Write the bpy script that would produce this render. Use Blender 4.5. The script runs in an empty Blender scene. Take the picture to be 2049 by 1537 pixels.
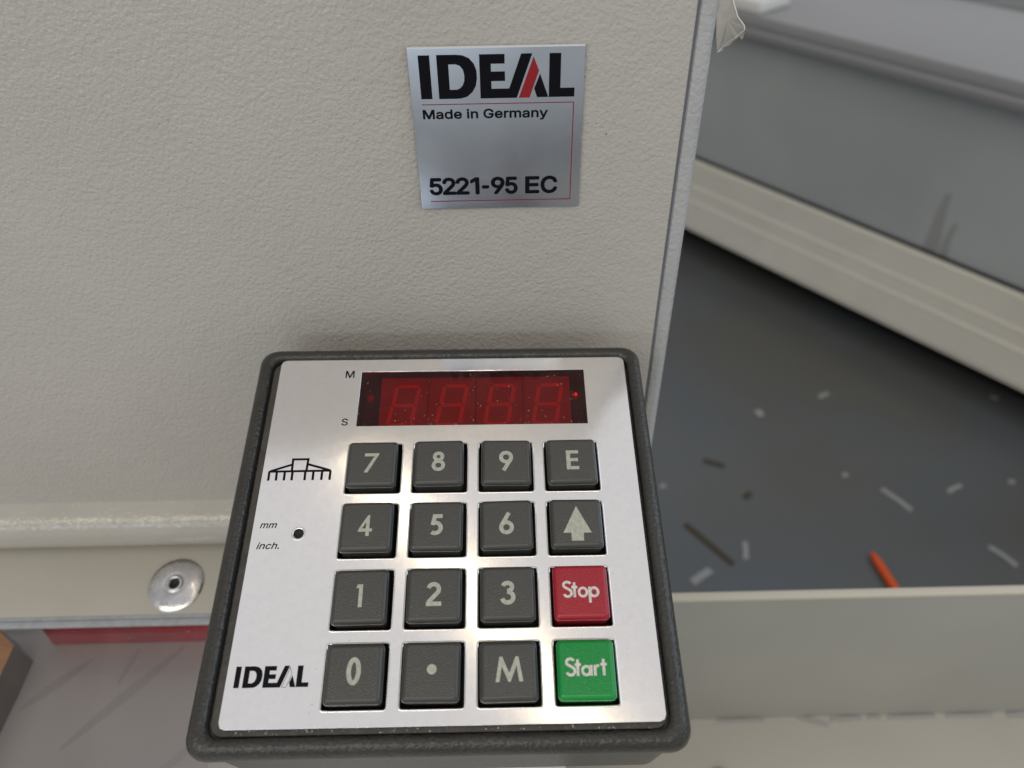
import bpy, bmesh, math, random
from mathutils import Vector, Matrix
random.seed(7)
S = 0.001                      # all lengths below are in millimetres
H = 800.0                      # camera height above the floor
sc = bpy.context.scene
C = sc.collection

# ---------------------------------------------------------------- camera
cam_d = bpy.data.cameras.new("camera")
cam = bpy.data.objects.new("camera", cam_d)
C.objects.link(cam)
cam.matrix_world = Matrix(((0.9998, 0.0211, -0.0049, 0), (-0.0174, 0.6478, -0.7616, 0),
                           (-0.0129, 0.7615, 0.6480, H * S), (0, 0, 0, 1)))
cam_d.lens = 26.40
cam_d.sensor_width = 36.0
cam_d.clip_start = 0.01
cam_d.clip_end = 60
cam_d.dof.use_dof = True
cam_d.dof.focus_distance = 0.212
cam_d.dof.aperture_fstop = 11.5
cam_d.dof.aperture_blades = 0
sc.camera = cam

# ---------------------------------------------------------------- light of the room
w = bpy.data.worlds.new("World")
sc.world = w
w.use_nodes = True
w.node_tree.nodes["Background"].inputs[0].default_value = (0.98, 0.985, 1.0, 1)
w.node_tree.nodes["Background"].inputs[1].default_value = 0.48

def area(name, loc, target, sx, sy, power, col, roll=None):
    d = bpy.data.lights.new(name, 'AREA')
    d.shape = 'RECTANGLE'; d.size = sx * S; d.size_y = sy * S
    d.energy = power; d.color = col
    o = bpy.data.objects.new(name, d); C.objects.link(o)
    loc = Vector(loc); target = Vector(target)
    z = (loc - target).normalized()
    x = Vector(roll).normalized() if roll else Vector((1, 0, 0))
    x = (x - z * x.dot(z)).normalized()
    y = z.cross(x)
    m = Matrix((x, y, z)).transposed().to_4x4()
    m.translation = Vector((loc.x, loc.y, loc.z + H)) * S
    o.matrix_world = m
    return o
# the warm tube whose reflection runs across the face plate, an added broad ceiling fill, two added front fills, and the window to the right
tube_dir = Vector((590, -707, 0)).normalized()
tc = Vector((-395, 538, 1500)) + tube_dir * 850
area("tube_lamp", tc, tc - Vector((0, 0, 100)), 1700, 44, 1.25, (1.0, 0.80, 0.50), tube_dir)
area("ceiling_fill", (150, 50, 1650), (150, 50, 0), 2600, 2200, 2.7, (1.0, 0.95, 0.90))  # unseen source, added to lift the brightness of the face plate
area("warm_front_fill", (-350, -900, 850), (0, 200, -120), 2000, 220, 7.6, (1.0, 0.90, 0.74))  # unseen source, added to light the cover and draw the bead's warm line
area("cool_front_fill", (-900, -1500, 420), (-100, 200, -200), 2000, 200, 6, (0.70, 0.85, 1.0))  # unseen source, added for the cool line along the bead
area("window_light", (1700, 250, 650), (100, 200, -200), 1600, 1100, 9, (0.66, 0.82, 1.0), (0, 1, 0))

sc.view_settings.view_transform = 'Standard'
sc.view_settings.look = 'None'
sc.view_settings.exposure = 0.0
sc.view_settings.gamma = 1.0
sc.render.engine = 'CYCLES'
sc.cycles.use_denoising = True
sc.cycles.max_bounces = 10
sc.cycles.transparent_max_bounces = 16
sc.cycles.caustics_reflective = False
sc.cycles.caustics_refractive = False

# ---------------------------------------------------------------- materials
def lin(c):
    return tuple(((x / 255 + 0.055) / 1.055) ** 2.4 if x > 10 else x / 255 / 12.92 for x in c)
def mat(name, col, rough=0.5, metal=0.0, var=0.0, vscale=20, bump=0.0, bscale=900, detail=2.0, dist=0.0,
        bump2=0.0, bscale2=100, spec=0.5, specks=None, rvar=0.0, col2=None, stretch=None, coat=0.0):
    m = bpy.data.materials.new(name); m.use_nodes = True
    nt = m.node_tree; N = nt.nodes; L = nt.links
    b = N["Principled BSDF"]
    b.inputs["Base Color"].default_value = (*col, 1)
    b.inputs["Roughness"].default_value = rough
    b.inputs["Metallic"].default_value = metal
    b.inputs["Specular IOR Level"].default_value = spec
    b.inputs["Coat Weight"].default_value = coat
    b.inputs["Coat Roughness"].default_value = 0.25
    tc = N.new("ShaderNodeTexCoord"); vec = tc.outputs["Object"]
    if stretch:
        mp = N.new("ShaderNodeMapping"); mp.inputs["Scale"].default_value = stretch
        L.new(vec, mp.inputs[0]); vecs = mp.outputs[0]
    else: vecs = vec
    def noise(scale, det=2.0, dis=0.0, v=None):
        n = N.new("ShaderNodeTexNoise"); n.inputs["Scale"].default_value = scale
        n.inputs["Detail"].default_value = det; n.inputs["Distortion"].default_value = dis
        L.new(v or vec, n.inputs["Vector"]); return n.outputs["Fac"]
    last = None
    if var > 0 or col2:
        r = N.new("ShaderNodeValToRGB")
        c2 = col2 or tuple(min(1, c * (1 + var)) for c in col)
        c1 = col if col2 else tuple(c * (1 - var) for c in col)
        r.color_ramp.elements[0].position = 0.33; r.color_ramp.elements[0].color = (*c1, 1)
        r.color_ramp.elements[1].position = 0.67; r.color_ramp.elements[1].color = (*c2, 1)
        L.new(noise(vscale, 5, 0.4, vecs), r.inputs[0]); last = r.outputs[0]
    if specks:   # (colour, scale, threshold)
        mx = N.new("ShaderNodeMix"); mx.data_type = 'RGBA'
        rr = N.new("ShaderNodeValToRGB")
        rr.color_ramp.elements[0].position = specks[2]; rr.color_ramp.elements[1].position = specks[2] + 0.04
        L.new(noise(specks[1], 3, 0), rr.inputs[0]); L.new(rr.outputs[0], mx.inputs["Factor"])
        if last: L.new(last, mx.inputs["A"])
        else: mx.inputs["A"].default_value = (*col, 1)
        mx.inputs["B"].default_value = (*specks[0], 1)
        last = mx.outputs["Result"]
    if last: L.new(last, b.inputs["Base Color"])
    if rvar > 0:
        mr = N.new("ShaderNodeMapRange")
        mr.inputs["From Min"].default_value = 0.35; mr.inputs["From Max"].default_value = 0.65
        mr.inputs["To Min"].default_value = max(0.02, rough - rvar); mr.inputs["To Max"].default_value = rough + rvar
        L.new(noise(vscale * 2.3, 6, 0.5, vecs), mr.inputs["Value"]); L.new(mr.outputs[0], b.inputs["Roughness"])
    prev = None
    for amt, scl, d, ds in ((bump2, bscale2, 2, 0.0), (bump, bscale, detail, dist)):
        if amt > 0:
            bp = N.new("ShaderNodeBump"); bp.inputs["Distance"].default_value = amt * S
            bp.inputs["Strength"].default_value = 1.0
            L.new(noise(scl, d, ds), bp.inputs["Height"])
            if prev: L.new(prev, bp.inputs["Normal"])
            prev = bp.outputs[0]
    if prev: L.new(prev, b.inputs["Normal"])
    return m

M = {}
M['paint'] = mat("textured_beige_paint", (0.465, 0.442, 0.405), 0.34, bump=0.36, bscale=900, detail=1.2, dist=0.2, bump2=0.3, bscale2=120, var=0.03, vscale=12, rvar=0.05)
M['paint_edge'] = mat("edge_paint_window_tint", (0.42, 0.425, 0.425), 0.36, bump=0.42, bscale=620, detail=1.2, dist=0.3, var=0.04, vscale=40)  # cool window light on the post is put into this colour
M['paint_bead'] = mat("smooth_beige_bead_paint", (0.43, 0.405, 0.36), 0.15, bump=0.2, bscale=560, detail=1.5, dist=0.8, var=0.03, vscale=30)
M['strip'] = mat("strip_paint", (0.42, 0.395, 0.34), 0.42, bump=0.012, bscale=900, var=0.03, vscale=30, specks=((0.25, 0.22, 0.17), 420, 0.735))
M['strip_edge'] = mat("strip_edge_grey", (0.33, 0.34, 0.36), 0.4, var=0.1, vscale=300, bump=0.03, bscale=900)
M['strip_line'] = mat("strip_edge_highlight", (0.75, 0.7, 0.58), 0.3, bump=0.1, bscale=900)
M['gap'] = mat("gap_shade_fill", (0.16, 0.17, 0.20), 0.7)  # the seam's shade and cool tone are put into this colour
M['alu'] = mat("satin_aluminium", (0.95, 0.93, 0.935), 0.125, 1.0, var=0.02, vscale=500, rvar=0.008, bump2=0.02, bscale2=110)
M['alu_edge'] = mat("cut_aluminium_edge", (0.74, 0.73, 0.73), 0.25, 1.0)
M['badge'] = mat("badge_aluminium", (0.44, 0.475, 0.52), 0.36, 1.0, var=0.05, vscale=30, bump=0.004, bscale=1800, rvar=0.05)
M['badge_glint'] = mat("badge_edge_glint", (0.9, 0.9, 0.9), 0.3, 0.6)  # light caught by the top bevel is put into this colour
M['ink'] = mat("black_print", (0.004, 0.004, 0.007), 0.4, spec=0.12)
M['ink_thin'] = mat("faded_black_print", (0.006, 0.006, 0.007), 0.5, spec=0.12)
M['red_ink'] = mat("red_print", (0.27, 0.004, 0.01), 0.35)
M['dark_red_ink'] = mat("dark_red_line_print", (0.22, 0.008, 0.02), 0.4)
M['housing'] = mat("grained_dark_plastic", (0.029, 0.028, 0.024), 0.30, bump=0.30, bscale=1050, detail=1.5, dist=0.2, var=0.12, vscale=90)
M['recess'] = mat("rough_recess_plastic", (0.062, 0.057, 0.052), 0.55, bump=0.12, bscale=1100, var=0.25, vscale=300, specks=((0.3, 0.27, 0.2), 1300, 0.70))
M['key'] = mat("grained_key_plastic", (0.066, 0.063, 0.057), 0.24, bump=0.26, bscale=2700, detail=1.5, dist=0.2)
M['key_side'] = mat("smooth_key_plastic", (0.050, 0.050, 0.045), 0.33, bump=0.01, bscale=600)
M['key_red'] = mat("grained_red_plastic", (0.34, 0.011, 0.024), 0.30, bump=0.24, bscale=2700, detail=1.0, dist=0.2)
M['key_red_side'] = mat("smooth_red_plastic", (0.34, 0.010, 0.022), 0.32)
M['key_green'] = mat("grained_green_plastic", (0.0, 0.235, 0.04), 0.20, bump=0.24, bscale=2500, detail=1.5, dist=0.2)
M['key_green_side'] = mat("smooth_green_plastic", (0.0, 0.26, 0.04), 0.28)
M['legend'] = mat("pale_legend_print", (0.40, 0.41, 0.34), 0.42, bump=0.05, bscale=1900, var=0.15, vscale=900)
M['legend_white'] = mat("worn_white_legend_print", (0.60, 0.56, 0.52), 0.42, bump=0.05, bscale=1900, var=0.18, vscale=900)
M['board'] = mat("dark_circuit_board", (0.004, 0.012, 0.008), 0.5, var=0.4, vscale=400)
M['black'] = mat("matt_black", (0.006, 0.006, 0.007), 0.6, spec=0.2)
M['module'] = mat("led_module_face", (0.36, 0.25, 0.28), 0.5, var=0.08, vscale=200)
M['segment'] = mat("led_segment", (0.80, 0.62, 0.62), 0.4)
M['led'] = mat("unlit_led", (0.35, 0.2, 0.2), 0.2)
M['steel'] = mat("scuffed_steel_washer", (0.62, 0.61, 0.62), 0.24, 1.0, var=0.12, vscale=220, rvar=0.1, bump=0.03, bscale=320)
M['hole'] = mat("dark_hole", (0.01, 0.01, 0.011), 0.7)
M['floor'] = mat("grey_painted_floor", (0.112, 0.124, 0.135), 0.36, col2=(0.118, 0.115, 0.100), vscale=3.2, bump=0.2, bscale=60, rvar=0.07)
M['shred'] = mat("white_paper", (0.33, 0.32, 0.31), 0.7)
M['brown_shred'] = mat("brown_paper", (0.055, 0.045, 0.025), 0.7)
M['orange'] = mat("orange_plastic", (0.85, 0.10, 0.004), 0.35)
M['cab_bar'] = mat("pale_plinth_paint", (0.55, 0.53, 0.465), 0.38, var=0.04, vscale=10)
M['cab_line'] = mat("pale_plinth_ridge", (0.72, 0.69, 0.60), 0.35)
M['cab_panel'] = mat("grey_glossy_panel", (0.43, 0.45, 0.45), 0.13, var=0.06, vscale=4, bump=0.05, bscale=20)
M['cab_rail'] = mat("grey_rail", (0.24, 0.235, 0.24), 0.4)
M['cab_top'] = mat("grey_upper_panel", (0.32, 0.315, 0.32), 0.35, var=0.05, vscale=4)
M['panel_reflection'] = mat("dark_panel_reflection", (0.35, 0.355, 0.345), 0.16)  # tone of a dark reflection painted onto the panel
M['white'] = mat("white_plastic", (0.75, 0.74, 0.70), 0.5)
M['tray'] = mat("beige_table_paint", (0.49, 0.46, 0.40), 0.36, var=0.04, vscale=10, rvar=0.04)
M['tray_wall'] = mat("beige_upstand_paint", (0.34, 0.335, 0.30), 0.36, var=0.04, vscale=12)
M['tray_lip'] = mat("pale_folded_lip", (0.55, 0.51, 0.42), 0.4)
M['zinc'] = mat("blue_zinc_screw", (0.45, 0.58, 0.68), 0.3, 0.8)
M['bed'] = mat("machine_bed_steel", (0.56, 0.54, 0.515), 0.33, 0.0, var=0.05, vscale=9)
M['bed_reflection'] = mat("bed_steel_dark_reflection", (0.495, 0.475, 0.45), 0.33)  # bed colour darkened to paint reflections of the ceiling
CEILING_STREAKS = (((-151.9, 189.1), (-189.7, 142.7), 3.2), ((-192.7, 183.1), (-214.8, 160.3), 3.0), ((-129.9, 147.5), (-147.9, 129.9), 2.4), ((-173, 188), (-176.6, 170.8), 1.8))
M['wood'] = mat("orange_wood", (0.78, 0.34, 0.08), 0.5, var=0.15, vscale=60, stretch=(1, 6, 1))
M['dark_wood'] = mat("dark_brown_wood", (0.10, 0.058, 0.034), 0.5, var=0.2, vscale=90, specks=((0.3, 0.25, 0.2), 700, 0.70))
M['red_bar'] = mat("red_bar_plastic", (0.55, 0.012, 0.03), 0.4, var=0.15, vscale=60)
M['dust'] = mat("pale_dust", (0.75, 0.72, 0.68), 0.6)
M['chip'] = mat("dark_paint_nick", (0.10, 0.09, 0.085), 0.6)

def glassy(name, tint, rough, fres=1.45, haze=0.0):
    m = bpy.data.materials.new(name); m.use_nodes = True
    nt = m.node_tree; N = nt.nodes; L = nt.links
    for n in list(N): N.remove(n)
    out = N.new("ShaderNodeOutputMaterial"); tr = N.new("ShaderNodeBsdfTransparent")
    tr.inputs[0].default_value = (*tint, 1)
    gl = N.new("ShaderNodeBsdfGlossy"); gl.inputs["Roughness"].default_value = rough
    fr = N.new("ShaderNodeFresnel"); fr.inputs[0].default_value = fres
    mx = N.new("ShaderNodeMixShader"); L.new(fr.outputs[0], mx.inputs[0]); L.new(tr.outputs[0], mx.inputs[1]); L.new(gl.outputs[0], mx.inputs[2])
    df = N.new("ShaderNodeBsdfDiffuse"); df.inputs[0].default_value = (0.6, 0.58, 0.55, 1)
    tcn = N.new("ShaderNodeTexCoord"); n = N.new("ShaderNodeTexNoise"); n.inputs["Scale"].default_value = 60; n.inputs["Detail"].default_value = 8
    L.new(tcn.outputs["Object"], n.inputs["Vector"])
    mr = N.new("ShaderNodeMapRange"); mr.inputs["From Min"].default_value = 0.4; mr.inputs["From Max"].default_value = 0.7
    mr.inputs["To Min"].default_value = haze * 0.5; mr.inputs["To Max"].default_value = haze * 1.6
    L.new(n.outputs[0], mr.inputs[0])
    m2 = N.new("ShaderNodeMixShader"); L.new(mr.outputs[0], m2.inputs[0]); L.new(mx.outputs[0], m2.inputs[1]); L.new(df.outputs[0], m2.inputs[2])
    L.new(m2.outputs[0], out.inputs[0])
    return m
M['red_glass'] = glassy("red_filter_window", (0.84, 0.03, 0.11), 0.06, 1.4, 0.012)
M['guard'] = glassy("clear_guard_plastic", (0.90, 0.89, 0.90), 0.03, 1.45, 0.012)
M['tape'] = glassy("yellowed_clear_tape", (0.86, 0.86, 0.74), 0.15, 1.5, 0.5)
# the lit indicator
ml = bpy.data.materials.new("lit_red_led"); ml.use_nodes = True
ml.node_tree.nodes["Principled BSDF"].inputs["Base Color"].default_value = (0.6, 0.02, 0.02, 1)
ml.node_tree.nodes["Principled BSDF"].inputs["Emission Color"].default_value = (1, 0.1, 0.05, 1)
ml.node_tree.nodes["Principled BSDF"].inputs["Emission Strength"].default_value = 5.0
M['led_lit'] = ml

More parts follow.
